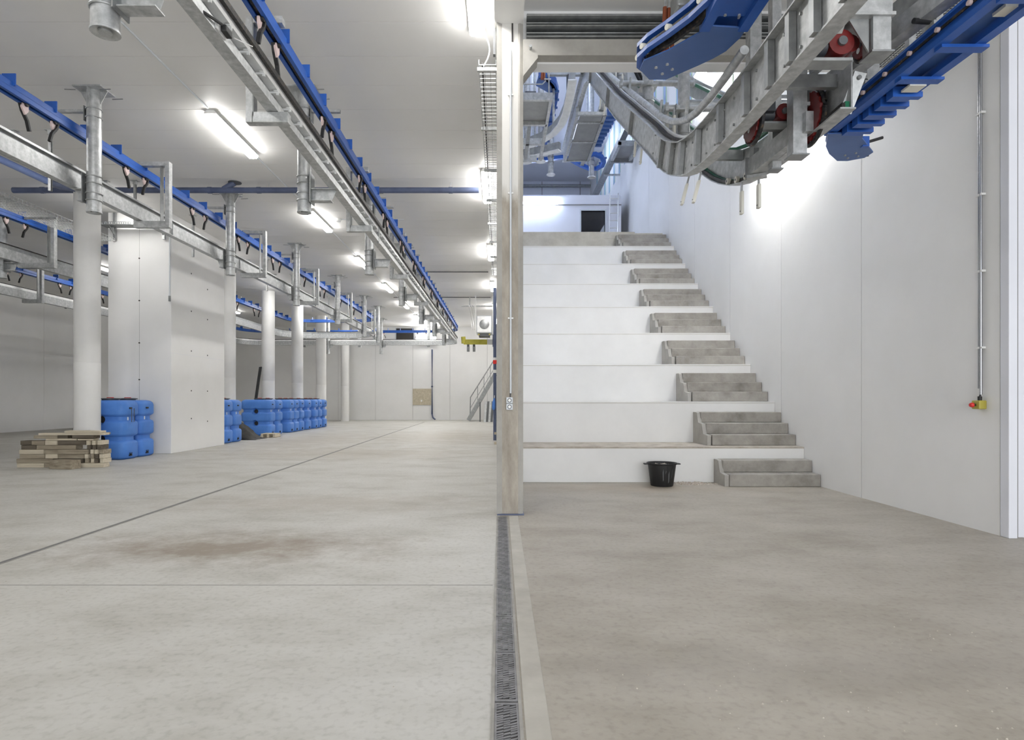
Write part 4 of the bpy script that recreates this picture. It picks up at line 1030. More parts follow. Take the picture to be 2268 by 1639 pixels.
# cross members between the plates
for d in (4.7, 5.5, 6.55, 7.25, 8.9, 10.9, 12.6):
    MB().bar(cpt(XA + .01, d, 0, .2), cpt(XB - .01, d, 0, .2), .05, .10).build('cross_member', M['galv_dull'], t)
for d in (5.0, 6.2):
    MB().bar(cpt(XB - .03, d, -.1, .1), cpt(XB - .03, d, -.1, .3), .1, .05, (1, 0, 0)).build('rib', M['galv_dull'], t)
# underside pans on the level upper part
ed = [15.45, 15.9, 17.1, 18.45]
for a, b in zip(ed, ed[1:]): MB().box(XA + .05, XB + .02, a + .04, b - .04, 8.50, 8.515).build('pan_panel', M['pan'], t)
for a in ed: MB().box(XA - .02, XB + .10, a - .035, a + .035, 8.48, 8.56).build('pan_frame', M['galv'], t)
for x in (XA - .03, XB + .06): MB().box(x - .03, x + .05, ed[0], ed[-1], 8.48, 8.70).build('pan_frame', M['galv'], t)
# white running wheels at the lowest bend
for d in (6.75, 6.5, 6.25, 5.95):
    c = cpt(XB - .075, d, -.10, .045)
    w = MB().tube([(c.x - .018, c.y, c.z), (c.x + .018, c.y, c.z)], .036, 18).build('running_wheel', M['cream'], t)
    MB().tube([(c.x - .022, c.y, c.z), (c.x - .017, c.y, c.z)], .012, 10).build('wheel_hub', M['motor'], w)
# guide tube above
gp = [Vector((2.0, d, z)) for d, z in [(4.98, 4.15), (5.4, 4.15), (5.8, 4.165), (6.2, 4.21), (6.5, 4.28), (6.8, 4.39), (7.1, 4.53), (7.5, 4.76), (8.1, 5.17), (10.4, 6.72), (13.6, 8.93), (14.2, 9.2)]]
tt = thing('guide_tube', 'pale bent guide tube running parallel above the chain conveyor', 'tube', gp[0])
MB().tube(gp, .038, 14).build('tube', M['galv'], tt)
for k, d in enumerate((6.55, 7.6, 9.4)):
    z = [4.3, 4.82, 6.05][k]
    MB().tube([(2.0, d, z + .03), (2.02, d, z + .2)], .018, 8).build('tube_lug', M['galv'], tt)
# drive sprockets, gear units
def sprocket(x, d, z, r, label):
    s = thing('sprocket', label, 'sprocket', (x, d, z))
    n = 40; pts = []
    for i in range(n):
        rr = r if i % 2 else r * .94
        pts.append(Vector((x - .012, d + rr * math.cos(2 * PI * i / n), z + rr * math.sin(2 * PI * i / n))))
    MB().prism(pts, (.024, 0, 0)).build('disc', M['red'], s)
    ch = [Vector((x + .02, d + (r + .012) * math.cos(2 * PI * i / 32), z + (r + .012) * math.sin(2 * PI * i / 32))) for i in range(32)]
    MB().tube(ch, .02, 6, closed=True).build('chain', M['chain'], s)
    MB().tube([(x - .016, d + .03, z - .06), (x - .014, d + .03, z - .06)], .02, 10).build('hole', M['white'], s)
    MB().tube([(x - .03, d, z), (x + .05, d, z)], .045, 14).build('hub', M['motor'], s)
sprocket(2.17, 5.25, 3.68, .165, 'red sprocket wheel showing below the left side plate of the conveyor')
sprocket(2.535, 5.0, 3.60, .2, 'red sprocket wheel half hidden beside the hanging conveyor posts')
sprocket(2.56, 4.3, 3.83, .12, 'red toothed wheel high behind the flanged post')
def gear(x, d, z, label, s_=1.0):
    g = thing('gear_motor', label, 'motor', (x, d, z))
    MB().tube([(x - .03 * s_, d - .07, z), (x - .03 * s_, d + .09, z)], .085 * s_, 18).build('gear_case', M['red'], g)
    MB().tube([(x + .06 * s_, d - .02, z + .02), (x + .06 * s_, d + .08, z + .02)], .06 * s_, 14).build('gear_cover', M['red'], g)
    MB().tube([(x - .03 * s_, d - .09, z), (x - .03 * s_, d - .07, z)], .03 * s_, 12).build('shaft_end', M['greydark'], g)
    MB().tube([(x - .3 * s_, d, z), (x - .11 * s_, d, z)], .06 * s_, 16).build('motor', M['motor'], g)
    MB().box(x - .27 * s_, x - .14 * s_, d - .1, d - .05, z - .01, z + .07).build('terminal_box', M['motor'], g)
    MB().box(x - .33 * s_, x + .05 * s_, d - .06, d + .06, z - .12 * s_, z - .10 * s_).build('mount_plate', M['galv_dull'], g)
gear(2.42, 5.2, 3.72, 'dark red gear motor under the middle of the conveyor', .8)
gear(2.32, 4.15, 3.69, 'dark red gear motor near the strut and the flanged post', 1.0)

# ------------------------------------------------------------------ carrying steelwork of the conveyor
def rhs(name, label, p, q, w, h, up=(0, 0, 1), m='galv', cap=True):
    p, q = Vector(p), Vector(q)
    s = thing(name, label, 'beam', p)
    tw = .008
    MB().sweep([(-w / 2, -h / 2), (w / 2, -h / 2), (w / 2, h / 2), (-w / 2, h / 2)], [p, q], up).build('tube', M[m], s)
    if cap:
        u = (q - p).normalized() * .01
        MB().sweep([(-w / 2 - .02, -h / 2 - .02), (w / 2 + .02, -h / 2 - .02), (w / 2 + .02, h / 2 + .02), (-w / 2 - .02, h / 2 + .02)], [p - u, p], up).build('end_plate', M['galv_dull'], s)
    return s
a, b = at(1668, 372, 5.95), at(1800, 268, 4.9)
lb_ = rhs('lower_bearer', 'lower box bearer of the conveyor ending near its lowest bend', a, b, .11, .16)
MB().bar(a + Vector((-.06, 0, -.1)), a + Vector((.1, -.08, -.1)), .09, .03).build('clamp_pad', M['galv'], lb_)
a, b = at(1800, 216, 5.0), at(2135, -42, 3.75)
lb_ = rhs('long_bearer', 'long box bearer rising to the right edge in front of the blue right track', a, b, .10, .13)
MB().bar(a + Vector((-.1, .02, -.07)), a + Vector((.06, -.02, -.07)), .1, .03).build('clamp_pad', M['galv'], lb_)
a, b = at(1800, 150, 4.9), at(1935, 30, 4.2)
rhs('upper_bearer', 'short upper channel bearer beside the dark red gear motor', a, b, .06, .12, m='galv_dull', cap=False)
a, b = at(1992, 28, 4.45), at(2140, -95, 3.7)
rhs('back_beam', 'wide flat steel beam crossing the top right corner behind the flanged post', a, b, .10, .13, m='galv_dull', cap=False)
def post(label, px0, px1, ybot, d, ztop=ZC, dep=.1, plate=None):
    a, b = at(px0, ybot, d), at(px1, ybot, d)
    s = thing('steel_post', label, 'post', ((a.x + b.x) / 2, d, ztop))
    MB().box(a.x, b.x, d, d + dep, a.z, ztop).build('tube', M['galv'], s)
    MB().box(a.x - .015, b.x + .015, d - .015, d + dep + .015, a.z - .012, a.z).build('foot_plate', M['galv_dull'], s)
    if plate:
        z = EYE + (CY - plate[1]) * d / F; x0 = at(plate[0], 0, d).x
        MB().box(x0, b.x + .02, d - .02, d + dep + .12, z, z + .022).build('flange', M['galv'], s)
        MB().prism([(a.x - .01, d + .03, z), (x0 + .04, d + .03, z), (a.x - .01, d + .03, z - .22)], (0, .012, 0)).build('gusset', M['galv_dull'], s)
        MB().box(x0 + .01, b.x + .006, d - .006, d + dep + .006, z + .022, z + .32).build('upper_box', M['galv'], s)
    return s
post('bright flanged square post at top right of the conveyor', 1934, 1974, 112, 4.0, dep=.12, plate=(1872, 36))
post('square post hanging between the conveyor plates', 1757, 1788, 340, 4.95, dep=.11)
post('square post hanging at the front end of the lower bearer', 1711, 1731, 372, 5.55, dep=.09)
post('slim bluish square post behind the upper end of the blue right track', 1921, 1948, 222, 4.9, dep=.07)
post('narrow right post of a pair reaching down to the blue right track', 2074, 2089, 92, 4.45, dep=.06)
post('narrow left post of a pair reaching down to the blue right track', 2056, 2070, 112, 4.55, dep=.06)
post('square post clamped behind the conveyor near the big blue turning unit', 1662, 1687, 165, 6.2, dep=.12)
def strut_bar(label, p, q, w):
    s = thing('flat_strut', label, 'bar', p)
    MB().bar(p, q, w, .012, (0, 1, 0)).build('flat_bar', M['galv'], s)
    n = (Vector(q) - Vector(p)).normalized()
    for e in (Vector(p) + n * .04, Vector(q) - n * .04): MB().tube([e + Vector((0, -.02, 0)), e + Vector((0, .02, 0))], .016, 8).build('bolt', M['galv_dull'], s)
strut_bar('upright flat strut bolted across the near end of the left conveyor plate', at(1845, 75, 3.9), at(1880, -30, 3.7), .11)
strut_bar('slanted flat strut just left of the blue right turning unit', at(1872, 250, 4.6), at(1906, 160, 4.5), .09)
# perforated walkway tray at top right
t = thing('perforated_walkway', 'perforated steel tray behind the blue right track', 'tray', at(1980, 120, 5.2))
z = 4.2
A, B_, C_, D_ = atz(1948, 150, z), atz(2060, 155, z), atz(2215, 0, z), atz(2085, 0, z)
g = MB()
x0, x1, y0, y1 = 3.30, 3.72, 3.6, 5.35
nx, ny = 16, 62
for i in range(nx + 1):
    x = x0 + (x1 - x0) * i / nx; g.box(x - .006, x + .006, y0, y1, z, z + .003)
for j in range(ny + 1):
    y = y0 + (y1 - y0) * j / ny; g.box(x0, x1, y - .006, y + .006, z, z + .003)
g.build('perforated_sheet', M['galv'], t, kind='stuff')
for x in (x0, x1): MB().box(x - .004, x + .004, y0, y1, z, z + .07).build('tray_side', M['galv'], t)
MB().box(x0, x1, y1 - .004, y1 + .004, z - .01, z + .05).build('tray_end', M['galv'], t)
MB().box(x0 - .05, x1 + .05, 4.6, 4.68, z - .04, z - .002).build('tray_bracket', M['galv_dull'], t)
MB().box(x1 + .02, x1 + .06, 4.62, 4.66, z - .04, ZC - .003).build('drop_rod', M['galv'], t)

# ------------------------------------------------------------------ big blue turning unit
zt = 4.27
outl = [(1417, 155), (1426, 135), (1480, 112), (1530, 84), (1574, 58), (1630, 61), (1652, 66), (1640, 84), (1608, 114), (1580, 130), (1548, 145), (1475, 177), (1438, 177)]
PO = [atz(x, y, zt) for x, y in outl]
t = thing('blue_turning_unit', 'big blue conveyor turning unit with flat underside plate and rollers', 'conveyor', (1.7, 5.2, zt))
MB().prism(PO, (0, 0, .014)).build('underside_plate', M['blue_plate'], t, bevel=.003)
def inset(poly, f):
    c = sum((p for p in poly), Vector()) / len(poly); return [c + (p - c) * f for p in poly]
side = [Vector((1.90, 3.0, 0)), Vector((1.70, 4.55, 0)), ] 
edge = [Vector(p) for p in [(1.64, 2.8, 0), (1.62, 4.35, 0), (1.60, 4.62, 0), (1.52, 4.85, 0), (1.40, 5.08, 0), (1.29, 5.26, 0), (1.24, 5.4, 0), (1.27, 5.55, 0), (1.37, 5.66, 0), (1.50, 5.66, 0)]]
for zz_, w in ((zt + .06, .05), (zt + .155, .05)):
    MB().sweep([(-w / 2, -.012), (w / 2, -.012), (w / 2, .022), (-w / 2, .022)], [p + Vector((0, 0, zz_)) for p in edge]).build('edge_rail', M['blue'], t)
MB().sweep([(.0, .018), (.03, .018), (.03, .2), (.0, .2)], [p + Vector((.06, -.0, zt + .0)) for p in edge]).build('gap_shade', M['chain'], t)  # dark sheet puts the shade of the gap between the rails into colour
MB().sweep([(-.0, .07), (.03, .07), (.03, .1), (-.0, .1)], [p + Vector((0, 0, zt + .0)) for p in edge]).build('chain', M['chain'], t)
rm = MB().lathe([(.0, -.022), (.024, -.022), (.026, -.015), (.026, .015), (.024, .022), (.0, .022)], (0, 0, 0), 16, caps=False).mesh('roller', M['cream'])
for f_ in (.10, .3, .47, .62, .74, .84, .9):
    tot = 0; L_ = [(b - a).length for a, b in zip(edge, edge[1:])]; s_ = f_ * sum(L_)
    for (a, b), l in zip(zip(edge, edge[1:]), L_):
        if s_ <= l: p = a.lerp(b, s_ / l); break
        s_ -= l
    o = inst(rm, 'roller', t, p + Vector((-.01, -.01, zt + .11)), (0, PI / 2 * .9, 0.4))
for x in (1.97, 1.66): MB().box(x - .05, x + .03, 2.7, 4.92, zt - .01, zt + .05).box(x - .05, x - .035, 2.7, 4.92, zt + .05, zt + .22).build('tail_rail', M['blue'], t)
for y in (2.75, 3.2, 3.65, 4.1, 4.5):
    MB().box(1.70, 1.93, y, y + .28, zt + .03, zt + .044).build('cross_plate', M['blue'], t)
    for dx in (.06, .17): MB().tube([(1.70 + dx, y + .26, zt + .02), (1.70 + dx, y + .26, zt + .032)], .012, 8).build('bolt', M['galv'], t)
MB().box(1.7, 1.93, 2.7, 4.9, zt + .2, zt + .22).build('top_plate', M['blue_plate'], t)
MB().box(1.68, 1.95, 2.7, 5.3, zt + .07, zt + .08).build('inner_cover', M['blue'], t)
MB().box(1.78, 1.80, 2.7, 4.8, zt + .05, zt + .09).box(1.89, 1.905, 2.7, 4.85, zt + .05, zt + .09).build('slide_rail', M['alu'], t)
for (x, y) in ((1453, 148), (1478, 141), (1489, 152), (1467, 162)):
    c = atz(x, y, zt); MB().tube([(c.x, c.y, zt - .012), (c.x, c.y, zt + .002)], .014, 10).build('bolt', M['galv'], t)
for (x, y) in ((1.75, 4.4), (1.85, 3.3)): MB().box(x - .02, x + .02, y - .02, y + .02, zt + .1, ZC).build('drop_hanger', M['blue'], t)
c = at(1477, 60, 6.2)
t = thing('copper_pipes', 'bundle of three copper pipes behind the big blue turning unit', 'pipes', (c.x, 6.2, ZC))
for k in range(3): MB().tube([(c.x - .045 + .045 * k, 6.2 + .02 * (k % 2), 4.72), (c.x - .02 + .045 * k, 6.2 + .02 * (k % 2), 5.28)], .021, 12).build('pipe', M['copper'], t)
for k in range(3): MB().tube([(c.x - .02 + .045 * k, 6.2 + .02 * (k % 2), 5.28), (c.x + .0 + .03 * k, 6.2, ZC)], .012, 8).build('thin_pipe', M['galv'], t)
c = at(1518, 10, 5.6)
t = thing('junction_box', 'grey cast junction box above the blue turning unit', 'box', (c.x, 5.6, c.z))
MB().box(c.x - .1, c.x + .12, 5.5, 5.75, c.z - .07, c.z + .12).build('box', M['galv_dull'], t, bevel=.02)
MB().box(c.x - .02, c.x + .04, 5.58, 5.64, c.z + .1, ZC).build('stem', M['galv_dull'], t)
c = at(1590, 15, 5.3)
t = thing('drum_motor', 'silver cylindrical drive between junction box and blue unit', 'motor', (c.x, 5.3, c.z))
MB().tube([(c.x - .16, 5.35, c.z + .14), (c.x + .04, 5.2, c.z - .08)], .085, 20).build('drum', M['galv'], t)
MB().tube([(c.x - .2, 5.38, c.z + .18), (c.x - .16, 5.35, c.z + .14)], .06, 16).build('cap', M['alu'], t)
MB().box(c.x - .1, c.x - .06, 5.28, 5.34, c.z + .05, ZC).build('hanger', M['galv_dull'], t)

# ------------------------------------------------------------------ blue right track
zt = 3.60
t = thing('blue_right_track', 'straight blue track with rollers running out of the top right corner', 'conveyor', (3.0, 4.2, zt))
XT0, XT1 = 2.875, 3.115
for x in (XT0, XT1):
    MB().box(x - .035, x + .035, 1.9, 5.34, zt, zt + .04).box(x - .008, x + .008, 1.9, 5.34, zt + .04, zt + .13).box(x - .035, x + .035, 1.9, 5.34, zt + .13, zt + .15).build('track_rail', M['blue'], t)
MB().box(XT0 + .03, XT1 - .03, 1.9, 5.34, zt + .06, zt + .075).build('bed_plate', M['blue_plate'], t)
for y in (2.45, 2.95, 3.45, 3.95, 4.35): MB().box(XT0 - .01, XT1 + .06, y, y + .07, zt - .02, zt).build('cross_plate', M['blue'], t)
for y in (4.55, 4.7, 4.85, 5.0, 5.15):
    MB().box(XT0 + .06, XT1 - .02, y, y + .08, zt - .045, zt + .03).build('carrier_block', M['blue'], t)
    MB().box(XT1 - .02, XT1 + .05, y + .01, y + .06, zt - .04, zt + .0).build('carrier_block', M['blue'], t)
for k in range(11):
    y = 2.6 + .27 * k; MB().tube([(XT0 - .05, y, zt + .09), (XT0 - .03, y, zt + .09)], .016, 10).build('roller', M['pink'], t)
MB().box(XT0 - .03, XT0 - .022, 1.9, 5.3, zt + .08, zt + .10).build('chain', M['chain'], t)
MB().box(XT0 + .1, XT1 - .02, 4.42, 4.52, zt - .03, zt - .015).build('wear_strip', M['cream'], t)
MB().box(XT0 + .13, XT1 - .02, 3.62, 3.72, zt + .03, zt + .05).build('wear_strip', M['cream'], t)
for y in (3.0, 4.4): MB().box(XT0 + .08, XT0 + .13, y, y + .05, zt + .075, ZC).build('drop_hanger', M['galv'], t)
nose = [(1833, 297), (1829, 325), (1836, 341), (1854, 357), (1877, 357), (1915, 350), (1934, 338), (1910, 307), (1913, 295)]
PN = [atz(x, y, zt - .02) for x, y in nose]
t = thing('blue_nose_unit', 'rounded blue end unit with flat plate at the far end of the right track', 'conveyor', (3.1, 5.6, zt))
MB().prism(PN, (0, 0, .014)).build('underside_plate', M['blue_plate'], t, bevel=.003)
arc = [Vector((p.x, p.y, 0)) for p in (PN[0], PN[1], PN[2], PN[3], PN[4], PN[5])]
for dz in (.05, .13): MB().sweep([(-.03, -.012), (.03, -.012), (.03, .02), (-.03, .02)], [p + Vector((.03, 0, zt + dz)) for p in arc]).build('edge_rail', M['blue'], t)
MB().sweep([(-.012, .0), (.012, .0), (.012, .12), (-.012, .12)], [p + Vector((.04, 0, zt)) for p in arc]).build('gap_shade', M['chain'], t)  # dark sheet standing in for the shaded gap behind the rails
MB().box(2.95, 3.15, 5.33, 5.5, zt - .005, zt + .14).build('core_box', M['blue'], t)
for (x, y) in ((1872, 343), (1878, 349), (1896, 338), (1901, 345)):
    c = atz(x, y, zt - .02); MB().tube([(c.x, c.y, zt - .03), (c.x, c.y, zt - .018)], .01, 8).build('bolt', M['galv_dull'], t)
MB().box(3.2, 3.25, 5.45, 5.5, zt + .14, ZC).build('drop_hanger', M['galv'], t)
c = at(1935, 316, 5.55)
t = thing('proximity_sensor', 'thin black sensor sticking out beside the blue end unit', 'sensor', c)
MB().tube([(c.x - .1, 5.5, c.z - .02), (c.x + .05, 5.5, c.z + .025)], .013, 10).build('sensor', M['black'], t)
MB().box(c.x - .14, c.x - .08, 5.48, 5.52, c.z - .06, c.z + .03).build('holder', M['blue'], t)
for k, (px, py, d, w) in enumerate([(2150, 50, 4.0, 'upper'), (1970, 185, 4.75, 'lower')]):
    c = at(px, py, d); c.x = XT0 - .06; 
    t = thing('track_sensor', f'small black sensor on the left flank of the blue right track, {w} one', 'sensor', (XT0 - .06, d, zt + .17))
    MB().tube([(XT0 - .16, d, zt + .18), (XT0 - .0, d + .03, zt + .19)], .018, 10).build('sensor', M['black'], t)
    MB().box(XT0 - .04, XT0 + .02, d - .02, d + .06, zt + .15, zt + .175).build('holder', M['galv'], t)

# ------------------------------------------------------------------ support posts along the incline
def incline_post(label, x, d, zb, zt_, armz, r=.075, a0=-.3, a1=.5):
    s = thing('incline_post', label, 'post', (x, d, zt_))
    MB().tube([(x, d, zb), (x, d, zt_)], r, 18).build('tube', M['galv'], s)
    MB().box(x - .13, x + .13, d - .13, d + .13, armz - .075, armz - .055).build('collar_plate', M['galv'], s)
    MB().tube([(x + a0, d - .0, armz), (x + a1, d - .0, armz)], .042, 12).build('cross_arm', M['galv'], s)
    for z in (zb + .15, zb + .3, zb + .42):
        pts = [Vector((x + (r + .008) * math.cos(a * PI / 9), d + (r + .008) * math.sin(a * PI / 9), z)) for a in range(18)]
        MB().tube(pts, .009, 6, closed=True).build('u_bolt', M['galv'], s)
    MB().box(x - r - .05, x - r - .035, d - .08, d + .08, zb + .08, zb + .5).build('clamp_plate', M['galv_dull'], s)
    for e in (a0 + .03, a1 - .03): MB().box(x + e - .02, x + e + .02, d - .05, d + .05, armz - .05, armz + .05).build('arm_end', M['galv'], s)
incline_post('large round post standing in the conveyor bend with horizontal arm', 2.30, 7.62, 4.45, 8.9, EYE + (CY - 240) * 7.62 / F, .072, -.25, .62)
incline_post('second round post up the inclined conveyor, arm high behind the blue unit', 2.31, 9.5, 5.5, 10.2, EYE + (CY - 185) * 9.5 / F, .085, -.45, .75)
incline_post('third round post up the inclined conveyor with cross arm', 2.30, 11.6, 7.0, 11.4, EYE + (CY - 148) * 11.6 / F, .085, -.5, .75)
incline_post('farthest round post near the top of the inclined conveyor', 2.30, 13.4, 8.3, 12.6, 9.3, .085, -.3, .5)
# arms to the wall for the first post
t = thing('tube_girder', 'dark tube arm reaching from the conveyor bend to the right', 'beam', (3.0, 7.9, EYE + (CY - 228) * 7.9 / F))
zz_ = EYE + (CY - 231) * 7.9 / F
MB().tube([(2.4, 7.9, zz_), (XR - .004, 7.9, zz_)], .055, 12).build('tube', M['galv_dull'], t)
# corrugated hose loop
t = thing('ribbed_hose', 'black ribbed hoses bent in an S behind the blue turning unit', 'hose', at(1405, 165, 11))
for k, off in enumerate((0, 7, 22)):
    pts = []
    for q in range(13):
        u = q / 12; pts.append(at(1396 + off + 26 * u, 152 + 26 * u + 5 * math.sin(u * 2 * PI + 2.6) , 11 + .1 * k))
    MB().tube(pts, .03, 8).build('hose', M['black'], t)
c = at(1408, 165, 11.2); MB().box(c.x - .15, c.x + .22, 11.2, 11.6, c.z - .1, c.z + .12).build('hose_box', M['greywhite'], t)
# white strap carriers
def strap_proto():
    s = thing('strap_carrier', 'x', 'carrier', (0, 0, 0), 'white strap carriers on the chain conveyor')
    MB().box(-.008, .008, -.012, .012, -.07, .03).build('swivel', M['galv'], s)
    MB().box(-.014, .014, -.03, .03, -.30, -.065).build('strap', M['cream'], s, bevel=.004)
    MB().tube([(-.02, 0, -.27), (.02, 0, -.27)], .006, 8).build('rivet', M['greydark'], s)
    return s
sp0 = None
spots = [(XA + .09, 6.72, -.02, .25, 'white strap under the left plate at the conveyor bend, left of the pair'), (XA + .10, 6.35, -.02, .25, 'white strap under the left plate at the conveyor bend, right of the pair'),
         (XB - .08, 6.35, -.13, 0, 'white strap below the running wheels, left one'), (XB - .06, 5.98, -.13, 0, 'white strap below the running wheels, right one'),
         (XA + .09, 8.9, -.05, .1, 'white strap under the lower incline, lower of two'), (XA + .09, 9.3, -.05, .1, 'white strap under the lower incline, upper of two'),
         (XA + .09, 12.0, -.05, .1, 'white strap under the upper incline, lower of two'), (XA + .09, 12.5, -.05, .1, 'white strap under the upper incline, upper of two'),
         (XA + .14, 7.45, .72, 0, 'white strap standing above the incline at the bend, right one'), (XA + .14, 7.75, .72, 0, 'white strap standing above the incline at the bend, left one'),
         (XA + .14, 10.6, .78, 0, 'white strap standing above the mid incline, right one'), (XA + .14, 11.2, .8, 0, 'white strap standing above the mid incline, left one'),
         (XA + .14, 13.0, .8, 0, 'white strap standing above the upper incline, right one'), (XA + .14, 13.5, .85, 0, 'white strap standing above the upper incline, left one')]
for x, d, dz, rt, lb in spots:
    if sp0 is None: o = sp0 = strap_proto()
    else: o = copy_tree(sp0)
    o.location = (x, d, low(d) + dz); o.rotation_euler = (0, rt, 0); o['label'] = lb
# second lower conveyor line on the right of the incline
t = thing('return_track', 'thin sloping return track behind the conveyor beside the blue wall strips', 'track', (3.1, 8, 5))
for x, dz in ((3.05, .5), (3.3, .5)):
    MB().sweep([(-.02, 0), (.02, 0), (.02, .16), (-.02, .16)], [cpt(x, d, dz) for d in (7.2, 8.07, 10.4, 13.4)]).build('track_side', M['galv_dull'], t)
MB().sweep([(-.02, .16), (.02, .16), (.02, .2), (-.02, .2)], [cpt(3.05, d, .5) for d in (7.2, 8.07, 10.4, 13.4)]).build('chain_guide', M['green'], t)
for d in (8, 10, 12): MB().bar(cpt(3.05, d, .6), cpt(3.3, d, .6), .04, .04).build('cross_member', M['galv_dull'], t)
MB().bar(cpt(3.3, 9, .6), Vector((XR - .004, 9, low(9) + .6)), .06, .06).build('wall_bracket', M['galv_dull'], t)
MB().bar(cpt(3.3, 11.7, .6), Vector((XR - .004, 11.7, low(11.7) + .6)), .06, .06).build('wall_bracket', M['galv_dull'], t)

# ------------------------------------------------------------------ upper hall machinery
def up(px, py, d): return at(px, py, d)
# gantry platform with handrail
t = thing('gantry_platform', 'pale steel gantry platform high at the left of the stairwell', 'platform', (.7, 12, 7.2))
zp = EYE + (CY - 205) * 12.0 / F
a = at(1160, 205, 12); b = at(1224, 205, 12)
MB().box(.25, b.x, 12.0, 12.08, zp - .14, zp).build('front_beam', M['galv'], t)
MB().box(.25, b.x - .06, 12.08, 13.1, zp - .06, zp - .04).build('deck', M['pan'], t)
for y in (13.1, 14.1, 15.1): MB().box(.25, b.x - .02 - (y - 13) * .05, y, y + .08, zp - .14, zp).build('cross_beam', M['galv'], t)
MB().box(b.x - .06, b.x, 12.08, 15.1, zp - .14, zp).build('side_beam', M['galv'], t)
MB().box(.6, .68, 13.2, 15, zp - .14, zp - .05).build('joist', M['galv_dull'], t)
pts = [(.3, 12.03, zp + .5), (b.x - .22, 12.03, zp + .5), (b.x - .14, 12.03, zp + .44), (b.x - .14, 12.03, zp + .24), (b.x - .2, 12.03, zp + .18), (.3, 12.03, zp + .18)]
MB().tube(pts, .013, 8).build('handrail', M['galv'], t)
MB().tube([(b.x - .07, 12.03, zp), (b.x - .07, 12.03, zp + .6)], .014, 8).build('rail_post', M['galv'], t)
for z in (zp + .28, zp + .42): MB().tube([(b.x - .16, 12.03, z), (b.x - .03, 12.03, z)], .014, 8).build('rail_clamp', M['alu'], t)
# red column and grey boxes behind the platform
t = thing('red_pipe_column', 'dull red upright pipes behind the gantry handrail', 'pipes', at(1203, 150, 13.5))
for k in (0, 1): MB().tube([at(1200 + 5 * k, 176, 13.5), at(1203 + 5 * k, 128, 13.5)], .03, 10).build('pipe', M['copper'], t)
MB().box(at(1197, 0, 13.5).x, at(1211, 0, 13.5).x, 13.45, 13.6, at(0, 135, 13.5).z, at(0, 110, 13.5).z).build('valve_block', M['motor'], t)
t = thing('gantry_motor', 'grey gear unit standing on the gantry platform', 'motor', at(1175, 195, 12.6))
a = at(1163, 203, 12.6); MB().tube([(a.x, 12.6, zp + .18), (a.x + .22, 12.6, zp + .18)], .14, 14).build('motor', M['motor'], t)
MB().box(a.x + .2, a.x + .42, 12.5, 12.75, zp - .025, zp + .2).build('gear_case', M['galv_dull'], t)
MB().box(a.x, a.x + .4, 12.5, 12.75, zp - .038, zp - .025).build('base', M['galv'], t)
# blue curved rail with nose
t = thing('upper_blue_rail', 'blue curved rail sweeping round above the upper landing', 'rail', (1.3, 16, 9))
zr = 9.0
Pn = [atz(x, y, zr) for x, y in [(1187, 190), (1192, 174), (1212, 172), (1228, 190), (1233, 206), (1226, 212), (1210, 203)]]
MB().prism(Pn, (0, 0, .06)).build('nose_plate', M['blue_plate'], t)
path = [atz(x, y, zr) for x, y in [(1196, 172), (1212, 176), (1226, 188), (1231, 206), (1229, 225), (1222, 255), (1216, 285), (1211, 308), (1205, 325), (1196, 336), (1180, 345), (1160, 350), (1110, 352)]]
MB().sweep([(-.07, 0), (.07, 0), (.07, .16), (-.07, .16)], path).build('rail', M['blue'], t)
cm = MB().box(-.1, .1, -.02, .02, -.05, .0).mesh('carrier_plate', M['blue_plate'])
for p, d in resample(path, .42, .8): inst(cm, 'carrier_plate', t, p, (0, 0, math.atan2(-d.x, d.y)))
for (x, y) in ((1218, 215), (1200, 330)):
    c = atz(x, y, zr); MB().tube([(c.x, c.y, zr + .16), (c.x, c.y, 12.7)], .02, 8).build('drop_rod', M['galv'], t)
# far blue rail with loop
t = thing('far_blue_rail', 'thin blue rail looping at the far end of the upper hall', 'rail', (2, 19.8, 9))
path = [atz(x, y, zr) for x, y in [(1110, 364), (1165, 361), (1215, 356), (1245, 352), (1262, 356), (1288, 370), (1306, 377), (1322, 377), (1334, 370), (1338, 361), (1332, 351), (1318, 345), (1306, 347)]]
MB().sweep([(-.06, 0), (.06, 0), (.06, .11), (-.06, .11)], path).build('rail', M['blue'], t)
for p, d in resample(path, .45, .8): inst(cm, 'carrier_plate', t, p + Vector((0, 0, .16)), (0, 0, math.atan2(-d.x, d.y)))
c = atz(1300, 375, zr); MB().tube([(c.x, c.y, zr + .13), (c.x, c.y, 12.7)], .02, 8).build('drop_rod', M['galv'], t)
c = atz(1180, 360, zr); MB().tube([(c.x, c.y, zr + .13), (c.x, c.y, 12.7)], .02, 8).build('drop_rod', M['galv'], t)
# blue chain rail right of the pans
t = thing('blue_chain_rail', 'dark blue chain rail right of the grey conveyor pans', 'rail', (2.95, 16, 9))
path = [atz(x, y, zr) for x, y in [(1362, 238), (1352, 262), (1340, 285), (1328, 305), (1320, 325)]]
MB().sweep([(-.09, 0), (.09, 0), (.09, .14), (-.09, .14)], path).build('rail', M['blue'], t)
cm2 = MB().box(-.14, .14, -.05, .05, -.06, .2).mesh('chain_block', M['blue_plate'])
for p, d in resample(path, .25, .1): inst(cm2, 'chain_block', t, p, (0, 0, math.atan2(-d.x, d.y)))
MB().tube([path[2] + Vector((0, 0, .1)), Vector((path[2].x, path[2].y, 12.7))], .02, 8).build('drop_rod', M['galv'], t)
